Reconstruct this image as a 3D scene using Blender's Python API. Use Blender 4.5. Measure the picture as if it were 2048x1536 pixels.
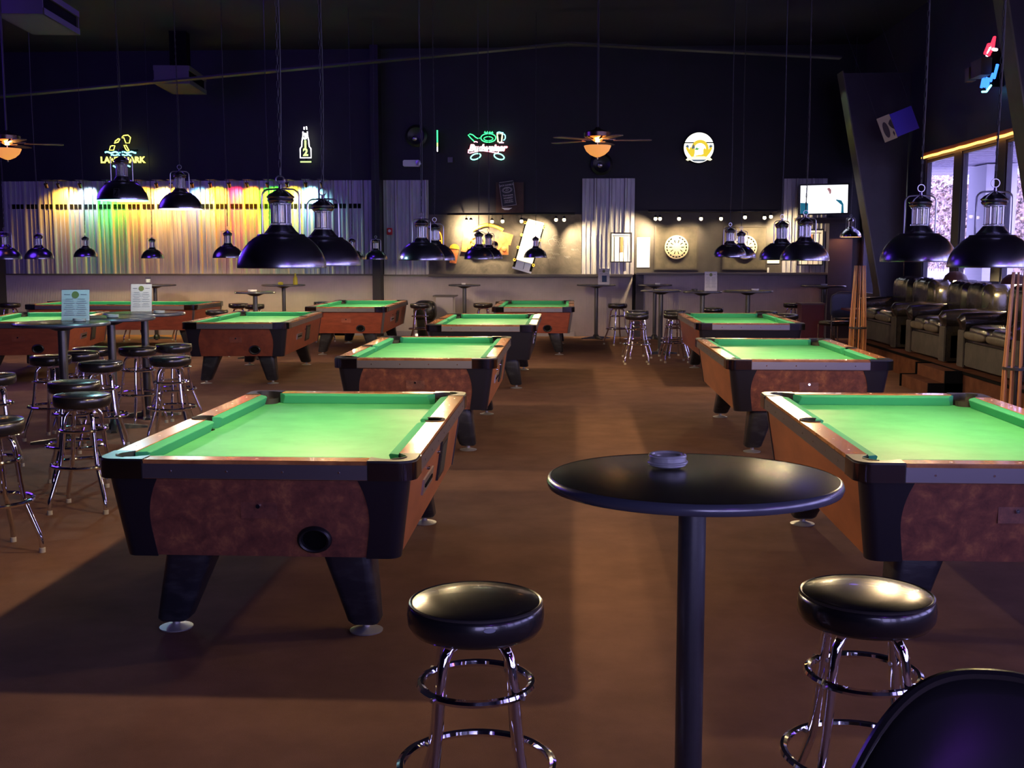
import bpy, bmesh, math, random
from mathutils import Vector, Matrix
random.seed(7)
PI = math.pi
sc = bpy.context.scene
for o in list(bpy.data.objects): bpy.data.objects.remove(o)
col = sc.collection

# ---------------------------------------------------------------- camera
cd = bpy.data.cameras.new('camera'); cam = bpy.data.objects.new('camera', cd); col.objects.link(cam)
cd.sensor_fit = 'HORIZONTAL'; cd.sensor_width = 36.0; cd.lens = 36.0 * 2250 / 2048
cd.clip_start = 0.05; cd.clip_end = 200
cam.location = (0, 0, 1.665)
cam.rotation_euler = (math.radians(90 - 6.5916), 0, math.radians(2.9318))
sc.camera = cam
# ---------------------------------------------------------------- world and exposure
w = bpy.data.worlds.new('world'); sc.world = w; w.use_nodes = True
bg = w.node_tree.nodes['Background']
bg.inputs[0].default_value = (0.50, 0.46, 1.0, 1); bg.inputs[1].default_value = 9.0
sc.view_settings.view_transform = 'Standard'; sc.view_settings.look = 'None'
sc.view_settings.exposure = 0.0; sc.view_settings.gamma = 1.0; sc.view_settings.use_curve_mapping = False
sc.cycles.max_bounces = 7; sc.cycles.diffuse_bounces = 3; sc.cycles.glossy_bounces = 4
sc.cycles.transmission_bounces = 6; sc.cycles.transparent_max_bounces = 12
sc.cycles.use_denoising = True; sc.cycles.adaptive_threshold = 0.02
sc.cycles.sample_clamp_indirect = 6.0
sc.cycles.caustics_reflective = False; sc.cycles.caustics_refractive = False

def light(name, kind, loc, energy, color, parent=None, size=0.03, aim=None, spot=None, blend=0.5, sizey=None, portal=False):
    l = bpy.data.lights.new(name, kind); l.energy = energy; l.color = color
    if kind in ('POINT', 'SPOT'): l.shadow_soft_size = size
    if kind == 'AREA':
        l.size = size
        if sizey: l.shape = 'RECTANGLE'; l.size_y = sizey
    if spot: l.spot_size = math.radians(spot); l.spot_blend = blend
    if portal: l.cycles.is_portal = True
    o = bpy.data.objects.new(name, l); col.objects.link(o); o.location = loc
    if aim is not None:
        o.rotation_euler = (Vector(aim) - Vector(loc)).to_track_quat('-Z', 'Y').to_euler()
    if parent: o.parent = parent
    return o

WARM = (1.0, 0.72, 0.37)
LAMP_W = 74.0
# violet black-light glow under the ceiling, left of the room and behind the camera
light('blacklight', 'POINT', (-9.6, 13.0, 4.3), 360, (0.17, 0.05, 1.0), size=1.8)
light('blacklight', 'POINT', (-5.0, 17.0, 5.3), 60, (0.17, 0.05, 1.0), size=0.5)
light('blacklight', 'POINT', (2.2, -1.3, 3.6), 34, (0.30, 0.05, 1.0), size=0.16)
light('blacklight', 'POINT', (4.6, 0.1, 2.9), 30, (0.34, 0.05, 1.0), size=0.25)
light('blacklight', 'POINT', (4.3, 17.6, 4.3), 8, (0.15, 0.10, 1.0), size=0.15)

# ---------------------------------------------------------------- helpers
class MB:
    def __init__(s): s.b = bmesh.new()
    def _x(s, vs, M):
        if M is not None:
            for v in vs: v.co = M @ v.co
    def box(s, c, d, M=None, taper=1.0):
        x, y, z = c; a, b, e = d[0]/2, d[1]/2, d[2]/2
        vs = []
        for dz in (-1, 1):
            t = taper if dz < 0 else 1.0
            for dx, dy in ((-1,-1),(1,-1),(1,1),(-1,1)):
                vs.append(s.b.verts.new((x+dx*a*t, y+dy*b*t, z+dz*e)))
        for f in ((0,3,2,1),(4,5,6,7),(0,1,5,4),(1,2,6,5),(2,3,7,6),(3,0,4,7)):
            s.b.faces.new([vs[i] for i in f])
        s._x(vs, M); return s
    def hexa(s, bot, top):
        vs = [s.b.verts.new(p) for p in list(bot)+list(top)]
        for f in ((0,3,2,1),(4,5,6,7),(0,1,5,4),(1,2,6,5),(2,3,7,6),(3,0,4,7)):
            s.b.faces.new([vs[i] for i in f])
        return s
    def lathe(s, prof, seg=24, c=(0,0,0), M=None, sx=1, sy=1):
        rings = []; allv = []
        for r, z in prof:
            if r < 1e-5:
                v = s.b.verts.new((c[0], c[1], c[2]+z)); rings.append([v]); allv.append(v)
            else:
                ring = [s.b.verts.new((c[0]+sx*r*math.cos(2*PI*i/seg), c[1]+sy*r*math.sin(2*PI*i/seg), c[2]+z)) for i in range(seg)]
                rings.append(ring); allv += ring
        for a, b in zip(rings, rings[1:]):
            if len(a) == 1 and len(b) == 1: continue
            for i in range(seg):
                j = (i+1) % seg
                if len(a) == 1: s.b.faces.new((a[0], b[j], b[i]))
                elif len(b) == 1: s.b.faces.new((a[i], a[j], b[0]))
                else: s.b.faces.new((a[i], a[j], b[j], b[i]))
        s._x(allv, M); return s
    def cyl(s, p0, p1, r0, r1=None, seg=16):
        if r1 is None: r1 = r0
        p0, p1 = Vector(p0), Vector(p1); d = p1-p0
        M = Matrix.Translation(p0) @ d.to_track_quat('Z', 'Y').to_matrix().to_4x4()
        return s.lathe([(0,0),(r0,0),(r1,d.length),(0,d.length)], seg, M=M)
    def tube(s, pts, r, seg=8, closed=False):
        pts = [Vector(p) for p in pts]; n = len(pts); rings = []
        up = None
        for i, p in enumerate(pts):
            if closed: t = pts[(i+1) % n]-pts[i-1]
            else: t = pts[min(i+1, n-1)]-pts[max(i-1, 0)]
            t.normalize()
            if up is None:
                up = Vector((0,0,1)) if abs(t.z) < .9 else Vector((1,0,0))
            a = (up - t*up.dot(t)).normalized(); up = a; b = t.cross(a)
            rr = r[i] if isinstance(r, (list, tuple)) else r
            rings.append([s.b.verts.new(p+a*rr*math.cos(2*PI*k/seg)+b*rr*math.sin(2*PI*k/seg)) for k in range(seg)])
        m = n if closed else n-1
        for i in range(m):
            A, B = rings[i], rings[(i+1) % n]
            for k in range(seg):
                j = (k+1) % seg; s.b.faces.new((A[k], A[j], B[j], B[k]))
        if not closed:
            s.b.faces.new(rings[0][::-1]); s.b.faces.new(rings[-1])
        return s
    def ring(s, c, R, r, seg=32, tseg=8, axis='z', sx=1, sy=1):
        pts = []
        for i in range(seg):
            a = 2*PI*i/seg; x, y = R*math.cos(a)*sx, R*math.sin(a)*sy
            d = {'z': (x, y, 0), 'y': (x, 0, y), 'x': (0, x, y)}[axis]
            pts.append((c[0]+d[0], c[1]+d[1], c[2]+d[2]))
        return s.tube(pts, r, tseg, closed=True)
    def poly(s, pts, z0, z1, M=None):
        """extruded 2D polygon (xy), z0..z1"""
        n = len(pts)
        a = [s.b.verts.new((x, y, z0)) for x, y in pts]; b = [s.b.verts.new((x, y, z1)) for x, y in pts]
        f1 = s.b.faces.new(a[::-1]); f2 = s.b.faces.new(b)
        for i in range(n):
            j = (i+1) % n; s.b.faces.new((a[i], a[j], b[j], b[i]))
        bmesh.ops.triangulate(s.b, faces=[f1, f2])
        s._x(a+b, M); return s
    def quad(s, pts):
        s.b.faces.new([s.b.verts.new(p) for p in pts]); return s
    def puff(s, c, d, e=0.45, nu=28, nv=14, rip=0, ripn=4, M=None):
        """rounded soft box (superellipsoid)"""
        def sp(v, p): return math.copysign(abs(v)**p, v)
        rows = []; allv = []
        for j in range(nv+1):
            ph = -PI/2+PI*j/nv
            if j in (0, nv):
                v = s.b.verts.new((c[0], c[1], c[2]+d[2]/2*sp(math.sin(ph), e))); rows.append([v]); allv.append(v); continue
            row = []
            for i in range(nu):
                th = 2*PI*i/nu
                x = sp(math.cos(ph), e)*sp(math.cos(th), e); y = sp(math.cos(ph), e)*sp(math.sin(th), e); z = sp(math.sin(ph), e)
                k = 1-rip*abs(math.sin(y*ripn*PI/2)) if rip else 1
                row.append(s.b.verts.new((c[0]+d[0]/2*x*k, c[1]+d[1]/2*y, c[2]+d[2]/2*z*(1-(1-k)*.5))))
            rows.append(row); allv += row
        for A, B in zip(rows, rows[1:]):
            for i in range(nu):
                j = (i+1) % nu
                if len(A) == 1: s.b.faces.new((A[0], B[j], B[i]))
                elif len(B) == 1: s.b.faces.new((A[i], A[j], B[0]))
                else: s.b.faces.new((A[i], A[j], B[j], B[i]))
        s._x(allv, M); return s
    def move(s, M):
        for v in s.b.verts: v.co = M @ v.co
        return s
    def build(s, name, m, parent=None, smooth=40, bevel=0, loc=None, rotz=0):
        bmesh.ops.recalc_face_normals(s.b, faces=s.b.faces)
        me = bpy.data.meshes.new(name)
        if bevel:
            es = [e for e in s.b.edges if e.is_manifold and e.calc_face_angle(0) > .6]
            bmesh.ops.bevel(s.b, geom=es, offset=bevel, segments=2, affect='EDGES', clamp_overlap=True)
        s.b.to_mesh(me); s.b.free()
        if smooth:
            me.polygons.foreach_set('use_smooth', [True]*len(me.polygons))
            me.set_sharp_from_angle(angle=math.radians(smooth))
        for mm in (m if isinstance(m, (list, tuple)) else [m]): me.materials.append(mm)
        o = bpy.data.objects.new(name, me); col.objects.link(o)
        if parent: o.parent = parent
        if loc is not None: o.location = loc
        if rotz: o.rotation_euler = (0, 0, rotz)
        return o

def tag(o, label, cat, group=None, kind=None):
    if label: o['label'] = label
    if cat: o['category'] = cat
    if group: o['group'] = group
    if kind: o['kind'] = kind
    return o
def struct(o): o['kind'] = 'structure'; return o
def thing(name, label, cat, loc=(0,0,0), rz=0, group=None):
    o = bpy.data.objects.new(name, None); col.objects.link(o)
    o.location = loc; o.rotation_euler = (0, 0, rz); o.empty_display_size = .1
    return tag(o, label, cat, group)
def dup(root, loc, rz=0, label=None, group=None):
    def cp(o, par):
        c = o.copy(); col.objects.link(c)
        if par: c.parent = par
        for ch in kids.get(o.name, []): cp(ch, c)
        return c
    kids = {}
    for o in list(bpy.data.objects):
        if o.parent: kids.setdefault(o.parent.name, []).append(o)
    r = cp(root, None); r.location = loc; r.rotation_euler = (0, 0, rz)
    if label: r['label'] = label
    if group: r['group'] = group
    return r

# ---------------------------------------------------------------- materials
def mat(name, c, rough=.5, metal=0., spec=.5, coat=0., emit=None, es=0., alpha=None, trans=0.):
    m = bpy.data.materials.new(name); m.use_nodes = True
    p = m.node_tree.nodes['Principled BSDF']
    p.inputs['Base Color'].default_value = (*c, 1); p.inputs['Roughness'].default_value = rough
    p.inputs['Metallic'].default_value = metal; p.inputs['Specular IOR Level'].default_value = spec
    p.inputs['Coat Weight'].default_value = coat; p.inputs['Transmission Weight'].default_value = trans
    if emit: p.inputs['Emission Color'].default_value = (*emit, 1); p.inputs['Emission Strength'].default_value = es
    return m
def noisy(m, c1, c2, scale=8, detail=6, rough=.6, lo=.35, hi=.65, bump=0., bscale=None, coords='Object', stretch=None, c3=None, dist=0.0):
    nt = m.node_tree; N = nt.nodes; L = nt.links; p = N['Principled BSDF']
    tc = N.new('ShaderNodeTexCoord'); mp = N.new('ShaderNodeMapping')
    L.new(tc.outputs[coords], mp.inputs[0])
    if stretch: mp.inputs['Scale'].default_value = stretch
    n = N.new('ShaderNodeTexNoise'); n.inputs['Scale'].default_value = scale; n.inputs['Detail'].default_value = detail
    n.inputs['Roughness'].default_value = rough; n.inputs['Distortion'].default_value = dist
    L.new(mp.outputs[0], n.inputs[0])
    r = N.new('ShaderNodeValToRGB'); r.color_ramp.elements[0].position = lo; r.color_ramp.elements[1].position = hi
    r.color_ramp.elements[0].color = (*c1, 1); r.color_ramp.elements[1].color = (*c2, 1)
    if c3:
        e = r.color_ramp.elements.new((lo+hi)/2); e.color = (*c3, 1)
    L.new(n.outputs[0], r.inputs[0]); L.new(r.outputs[0], p.inputs['Base Color'])
    if bump:
        n2 = n
        if bscale:
            n2 = N.new('ShaderNodeTexNoise'); n2.inputs['Scale'].default_value = bscale; n2.inputs['Detail'].default_value = 3; L.new(mp.outputs[0], n2.inputs[0])
        b = N.new('ShaderNodeBump'); b.inputs['Strength'].default_value = bump; b.inputs['Distance'].default_value = .01
        L.new(n2.outputs[0], b.inputs['Height']); L.new(b.outputs[0], p.inputs['Normal'])
    return m
def emis(name, c, s): return mat(name, (0.02,0.02,0.02), .5, emit=c, es=s)

M = {}
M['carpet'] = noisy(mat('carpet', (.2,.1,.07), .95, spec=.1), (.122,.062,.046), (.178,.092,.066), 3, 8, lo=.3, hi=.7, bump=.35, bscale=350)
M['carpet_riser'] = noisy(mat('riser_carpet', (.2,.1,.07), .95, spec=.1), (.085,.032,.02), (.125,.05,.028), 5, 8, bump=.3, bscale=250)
M['burl'] = noisy(mat('burl_laminate', (.3,.1,.05), .38), (.075,.026,.024), (.42,.17,.066), 13, 12, .68, .30, .76, dist=.35, c3=(.19,.066,.042))
M['burl_dark'] = noisy(mat('dark_burl_laminate', (.3,.1,.05), .38), (.10,.022,.016), (.22,.055,.028), 8, 10, .65, .3, .74, dist=.5)
M['burl_side'] = noisy(mat('side_laminate', (.4,.12,.04), .4), (.19,.058,.024), (.31,.100,.040), 7, 8, .6, .3, .7, stretch=(1,.35,1))
M['rail_wood'] = noisy(mat('rail_laminate', (.45,.2,.06), .22, coat=.3), (.22,.075,.025), (.50,.22,.07), 11, 10, .6, .3, .7)
M['red_wood'] = noisy(mat('red_wood', (.4,.08,.03), .4), (.17,.036,.020), (.24,.056,.028), 6, 8, stretch=(1,1,4))
M['felt'] = noisy(mat('green_cloth', (.02,.3,.08), .55, spec=.5), (.042,.30,.125), (.066,.38,.16), 5, 8, bump=.08, bscale=500)
M['cushion'] = mat('green_cushion_cloth', (.035,.28,.15), .8, spec=.2)
M['black_panel'] = mat('black_laminate', (.006,.006,.013), .38)
M['black_leg'] = noisy(mat('black_vinyl_leg', (.016,.017,.024), .33), (.014,.015,.022), (.045,.046,.055), 9, 8, lo=.5, hi=.8, bump=.15, stretch=(1,1,3))
M['black_plastic'] = mat('black_plastic', (.010,.010,.012), .38)
M['pocket'] = mat('pocket_liner', (.010,.008,.007), .7)
M['trim_metal'] = mat('grey_metal_trim', (.17,.16,.18), .38, metal=.85)
M['chrome'] = mat('chrome', (.86,.86,.9), .06, metal=1)
M['steel'] = mat('brushed_steel', (.55,.55,.58), .3, metal=1)
M['casting'] = mat('dark_chrome', (.16,.16,.19), .10, metal=1)
M['foot'] = mat('metal_foot', (.55,.54,.56), .38, metal=.7)
M['vinyl'] = mat('black_vinyl', (.010,.009,.011), .24, coat=.3)
M['piping'] = mat('vinyl_piping', (.03,.028,.028), .25)
M['tabletop'] = noisy(mat('black_tabletop', (.012,.012,.012), .26), (.010,.010,.010), (.028,.026,.022), 25, 8, lo=.45, hi=.8)
M['table_edge'] = mat('table_edge_band', (.05,.055,.08), .24, spec=.9)
M['post_black'] = noisy(mat('black_powder_coat', (.016,.018,.026), .34, spec=1.0), (.018,.020,.028), (.024,.026,.034), 60, 4, bump=.03)
M['rubber'] = mat('grey_rubber', (.35,.32,.28), .7)
M['shade'] = mat('lacquered_shade', (.40,.40,.46), .24, metal=1.0, coat=.0)
M['shade_in'] = mat('shade_inner_white', (.85,.82,.74), .5)
M['cord'] = mat('black_cord', (.022,.020,.030), .5)
M['bulb'] = emis('lit_bulb', (1, .74, .38), 12)
M['cyan_in'] = mat('shade_inner_cyan', (.10,.75,.80), .5)
M['white'] = mat('white_plate', (.8,.8,.8), .5)
M['glass'] = mat('clear_glass', (.9,.93,.95), .04, trans=1.0)
M['ash_glass'] = mat('ashtray_glass', (.85,.88,.9), .05, trans=.65, spec=.9)
M['lampglass'] = mat('lamp_glass', (.8,.82,.88), .08, metal=.0, trans=.75, spec=.8)
M['black_wall'] = noisy(mat('black_wall_paint', (.012,.011,.018), .6), (.0036,.0028,.0085), (.0062,.005,.014), 2, 5, bump=.1, bscale=40)
M['ceil'] = mat('ceiling_dark', (.006,.004,.020), .8)
M['side_wall'] = noisy(mat('dark_violet_wall', (.045,.038,.065), .5), (.024,.020,.038), (.034,.028,.050), 2, 4, bump=.08, bscale=60)
M['chalk'] = noisy(mat('chalkboard', (.04,.035,.03), .7), (.040,.034,.030), (.135,.115,.095), 2.2, 10, .7, .32, .72, dist=1.4)
M['dart_wall'] = noisy(mat('dark_taupe_wall', (.05,.043,.04), .65), (.040,.034,.033), (.060,.052,.048), 3, 6)
M['dart_board_back'] = noisy(mat('backboard_felt', (.09,.075,.055), .8), (.062,.053,.040), (.10,.085,.062), 5, 8)
M['wainscot'] = noisy(mat('wainscot_panel', (.30,.27,.26), .6), (.40,.365,.35), (.46,.42,.40), 3, 4)
M['ledge'] = mat('ledge_cap', (.06,.052,.055), .4)
M['galv'] = noisy(mat('galvanised_sheet', (.45,.45,.46), .42, metal=.35), (.34,.33,.34), (.52,.51,.53), 5, 8, stretch=(1.5,1,.25), lo=.3, hi=.7)
M['black'] = mat('flat_black', (.004,.004,.005), .8, spec=.05)
M['beam'] = noisy(mat('steel_beam_paint', (.10,.09,.07), .5), (.085,.075,.058), (.12,.105,.078), 3, 4)
M['rafter'] = mat('rafter_dimmed', (.016,.014,.019), .6)  # column steel darkened in colour so the rafters stay dim
M['paper'] = mat('white_paper', (.85,.85,.85), .7)
M['ink'] = mat('grey_print', (.22,.24,.28), .8)
M['mullion'] = mat('window_frame_paint', (.035,.030,.055), .45)
M['soffit'] = mat('porch_soffit', (.55,.52,.66), .7)
M['ext_white'] = mat('white_render', (.80,.80,.84), .7)
M['ground'] = noisy(mat('pavement', (.6,.58,.55), .9), (.5,.48,.46), (.7,.68,.64), 2, 6)
M['leaf'] = noisy(mat('foliage', (.4,.3,.2), .7), (.045,.032,.028), (.58,.43,.33), 5, 4, lo=.4, hi=.6)
M['leather'] = noisy(mat('black_leather', (.014,.012,.013), .26, coat=.2), (.010,.009,.010), (.024,.020,.019), 6, 6, bump=.2, bscale=14)
M['skirt'] = noisy(mat('grey_tan_fabric', (.20,.17,.145), .8), (.030,.026,.025), (.055,.046,.041), 5, 5, bump=.3, bscale=9)
M['tan'] = noisy(mat('tan_leather', (.2,.16,.10), .5), (.045,.036,.024), (.085,.068,.046), 7, 5, bump=.3, bscale=12)
M['cue'] = noisy(mat('cue_wood', (.5,.24,.08), .3), (.36,.14,.05), (.5,.24,.09), 12, 6, stretch=(1,1,.2))
M['red'] = mat('red_plastic', (.5,.02,.02), .4)
M['red_dark'] = mat('dark_red_laminate', (.10,.012,.016), .4)
M['yellow_art'] = mat('yellow_painted_metal', (.75,.45,.05), .4)
M['orange_art'] = noisy(mat('orange_painted_metal', (.5,.16,.04), .5), (.42,.12,.035), (.62,.22,.07), 12, 5)
M['white_art'] = mat('white_enamel', (.85,.83,.75), .35)
M['amber'] = mat('amber_glass_bowl', (.8,.45,.18), .4, emit=(1, .36, .07), es=.75)
M['blade'] = mat('fan_blade_wood', (.08,.03,.018), .45)
M['bronze'] = mat('bronze_metal', (.30,.20,.16), .25, metal=1)
M['bag'] = noisy(mat('black_trash_bag', (.01,.01,.01), .18), (.008,.008,.008), (.02,.02,.02), 8, 4, bump=.9, bscale=16)
M['cream'] = mat('cream_shade', (.5,.42,.28), .5)
M['lavender'] = mat('painted_box', (.28,.26,.30), .5)

def beadboard(m, scale):
    nt = m.node_tree; N = nt.nodes; L = nt.links; p = N['Principled BSDF']
    tc = N.new('ShaderNodeTexCoord'); wv = N.new('ShaderNodeTexWave'); wv.wave_type = 'BANDS'; wv.bands_direction = 'X'
    wv.inputs['Scale'].default_value = scale; L.new(tc.outputs['Object'], wv.inputs[0])
    b = N.new('ShaderNodeBump'); b.inputs['Strength'].default_value = .22; b.inputs['Distance'].default_value = .01
    L.new(wv.outputs[1], b.inputs['Height']); L.new(b.outputs[0], p.inputs['Normal'])
beadboard(M['wainscot'], 9.0)

NEON = {k: emis('neon_'+k, c, s) for k, c, s in (
    ('yellow', (1.0,.92,.12), 3.2), ('blue', (.03,.16,1), 3.2), ('cyan', (.2,.9,1), 4), ('green', (.05,1,.25), 2.6),
    ('red', (1,.02,.05), 3), ('white', (1,.95,1), 4), ('lime', (.55,.9,.25), 2.0), ('pink', (1,.35,.45), 4))}

def text_obj(s, size, m, name='lettering', parent=None, M4=None, extrude=.002, outline=0, shear=0, align='CENTER', space=1.0, offset=0):
    c = bpy.data.curves.new(name, 'FONT'); c.body = s; c.size = size; c.align_x = align; c.align_y = 'CENTER'; c.shear = shear
    c.space_character = space; c.resolution_u = 3
    if outline:
        c.fill_mode = 'NONE'; c.bevel_depth = outline; c.bevel_resolution = 1
    else:
        c.extrude = extrude; c.offset = offset
    t = bpy.data.objects.new('tmp', c); col.objects.link(t)
    bpy.context.view_layer.update()
    me = bpy.data.meshes.new_from_object(t.evaluated_get(bpy.context.evaluated_depsgraph_get()))
    bpy.data.objects.remove(t); bpy.data.curves.remove(c)
    me.materials.clear(); me.materials.append(m)
    if M4 is not None: me.transform(M4)
    o = bpy.data.objects.new(name, me); col.objects.link(o)
    if parent: o.parent = parent
    return o
# text in xy plane -> stands in the xz plane facing -y
UP = Matrix.Rotation(PI/2, 4, 'X')

# ================================================================ STRUCTURE
WX0, WX1, WY0, WY1, CZ = -11.85, 5.8, -4.0, 23.0, 5.75
struct(MB().box(((WX0+WX1)/2-.05, 9.5, -.05), (WX1-WX0+.7, 27.6, .1)).build('floor', M['carpet']))
struct(MB().box(((WX0+WX1)/2, 9.5, CZ+.05), (WX1-WX0+.6, 27.6, .1)).build('ceiling', M['ceil']))
struct(MB().box((WX0-.1, 9.5, CZ/2), (.2, 27.4, CZ)).build('wall_left', M['black_wall']))
fm = MB(); fe_ = [WX0-.3, .2, 1.9, 2.3, 4.0, 4.3, 5.5, WX1+.3]
for a_, b_ in zip(fe_[::2], fe_[1::2]): fm.box(((a_+b_)/2, WY0-.1, 2.0), (b_-a_, .2, 2.2))
fm.box(((WX0+WX1)/2, WY0-.1, .45), (WX1-WX0+.6, .2, .9)); fm.box(((WX0+WX1)/2, WY0-.1, (3.1+CZ)/2), (WX1-WX0+.6, .2, CZ-3.1))
struct(fm.build('wall_front', M['black_wall']))
for a_, b_ in ((.2, 1.9), (2.3, 4.0), (4.3, 5.5)):
    light('daylight_portal', 'AREA', ((a_+b_)/2, WY0-.26, 2.0), 1, (1,1,1), size=b_-a_, sizey=2.2, aim=((a_+b_)/2, 0, 2.0), portal=True)
struct(MB().box(((WX0+WX1)/2, WY1+.1, CZ/2), (WX1-WX0+.6, .2, CZ)).build('wall_back', M['black_wall']))
# right wall with window openings
ZB, ZT = 0.87, 3.18
panes = [(21.95, 22.85)]
y = 19.0
while y > -2.5:
    panes.append((y-1.36, y)); y -= 1.70
mb = MB()
X0, X1 = WX1, WX1+.10
mb.box(((X0+X1)/2, 9.5, ZB/2), (.1, 27.2, ZB)); mb.box(((X0+X1)/2, 9.5, (ZT+CZ)/2), (.1, 27.2, CZ-ZT))
edges = sorted([WY0+.1] + [e for p in panes for e in p] + [WY1])
for a, b in zip(edges[::2], edges[1::2]):
    if b-a > .01: mb.box(((X0+X1)/2, (a+b)/2, (ZB+ZT)/2), (.1, b-a, ZT-ZB))
struct(mb.build('wall_right', M['side_wall']))
thin = bpy.data.materials.new('window_glass'); thin.use_nodes = True
nt = thin.node_tree; nt.nodes.clear()
om = nt.nodes.new('ShaderNodeOutputMaterial'); mx = nt.nodes.new('ShaderNodeMixShader'); tr = nt.nodes.new('ShaderNodeBsdfTransparent'); gl = nt.nodes.new('ShaderNodeBsdfGlossy')
gl.inputs['Roughness'].default_value = .02; mx.inputs[0].default_value = .06; tr.inputs[0].default_value = (.94,.94,.98,1)
nt.links.new(tr.outputs[0], mx.inputs[1]); nt.links.new(gl.outputs[0], mx.inputs[2]); nt.links.new(mx.outputs[0], om.inputs[0])
for i, (a, b) in enumerate(panes):
    root = thing('window_%d' % (i+1), None, None, (X0, (a+b)/2, ZB)); root['kind'] = 'structure'
    h, wd = ZT-ZB, b-a
    f = MB()
    for yy in (-wd/2+.02, wd/2-.02): f.box((.05, yy, h/2), (.07, .04, h))
    f.box((.05, 0, .02), (.07, wd-.08, .04)); f.box((.05, 0, h-.02), (.07, wd-.08, .04))
    f.build('window_frame', M['mullion'], root)
    MB().box((.05, 0, h/2), (.01, wd-.08, h-.08)).build('window_pane', thin, root)
    light('daylight_portal', 'AREA', (X1+.06, (a+b)/2, (ZB+ZT)/2), 1, (1,1,1), size=h, sizey=wd, aim=(X0-1, (a+b)/2, (ZB+ZT)/2), portal=True)

# back wall cladding -------------------------------------------------
YF = 22.95
def corrugated(name, x0, x1, z0, z1, y=YF):
    prof = []; p = .305; x = 0
    base = [(0,0),(.055,0),(.060,.020),(.072,.020),(.077,0),(.145,0),(.150,.020),(.162,.020),(.167,0),(.225,0),(.245,.045),(.275,.045),(.295,0)]
    while x < x1-x0:
        for a, h in base:
            if x+a <= x1-x0: prof.append((x0+x+a, h))
        x += p
    prof.append((x1, 0))
    m = MB(); bot = [m.b.verts.new((a, y-h, z0)) for a, h in prof]; top = [m.b.verts.new((a, y-h, z1)) for a, h in prof]
    b0 = m.b.verts.new((x0, y+.03, z0)); b1 = m.b.verts.new((x1, y+.03, z0)); t0 = m.b.verts.new((x0, y+.03, z1)); t1 = m.b.verts.new((x1, y+.03, z1))
    for i in range(len(prof)-1): m.b.faces.new((bot[i], bot[i+1], top[i+1], top[i]))
    m.b.faces.new(top+[t1, t0]); m.b.faces.new([b0, b1]+bot[::-1]); m.b.faces.new((bot[0], top[0], t0, b0)); m.b.faces.new((bot[-1], b1, t1, top[-1]))
    return struct(m.build(name, M['galv'], smooth=0))
corrugated('trim_1', -11.80, -3.98, 1.25, 3.15)
corrugated('trim_2', -3.79, -2.87, 1.25, 3.15)
corrugated('trim_3', .24, 1.29, 1.25, 3.17)
corrugated('trim_4', 4.25, 5.10, 1.26, 3.155)
struct(MB().box((-7.9, YF-.007, 2.635), (7.36, .014, .095)).build('trim_5', M['black']))
struct(MB().box((-3.885, 22.75, CZ/2), (.16, .38, CZ)).build('trim_6', M['black_wall']))
struct(MB().box((-11.76, 22.75, CZ/2), (.10, .38, CZ)).build('trim_7', M['black_wall']))
struct(MB().box((-7.88, 22.96, .62), (7.76, .08, 1.24)).build('wall_back_wainscot_left', M['wainscot']))
struct(MB().box((-1.27, 22.96, .62), (5.06, .08, 1.24)).build('wall_back_wainscot', M['wainscot']))
struct(MB().box((3.22, 22.90, .63), (3.80, .20, 1.26)).build('wall_back_wainscot_right', M['wainscot']))
struct(MB().box((1.40, 22.87, .63), (.16, .24, 1.26)).build('trim_8', M['side_wall']))
struct(MB().box((-7.88, 22.95, 1.245), (7.76, .14, .03)).build('trim_9', M['ledge']))
struct(MB().box((-3.33, 22.95, 1.235), (.93, .14, .03)).build('trim_10', M['ledge']))
struct(MB().box((-.80, 22.84, 1.235), (4.12, .30, .055)).build('trim_11', M['ledge'], bevel=.01))
struct(MB().box((3.24, 22.81, 1.275), (3.84, .34, .045)).build('trim_12', M['ledge'], bevel=.01))
struct(MB().box((-1.315, 22.965, 1.86), (3.09, .05, 1.20)).build('trim_13', M['chalk']))
struct(MB().box((2.77, 22.965, 1.90), (2.94, .05, 1.26)).build('trim_14', M['dart_wall']))
struct(MB().box((-3.8, 22.9, .05), (7.8, .05, .10)).box((-8, 22.9, .05), (7, .05, .10)).build('baseboard_back', M['lavender']))
struct(MB().box((5.32, 22.8, 1.15), (.46, .36, 2.30)).build('trim_15', M['side_wall']))

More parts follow.
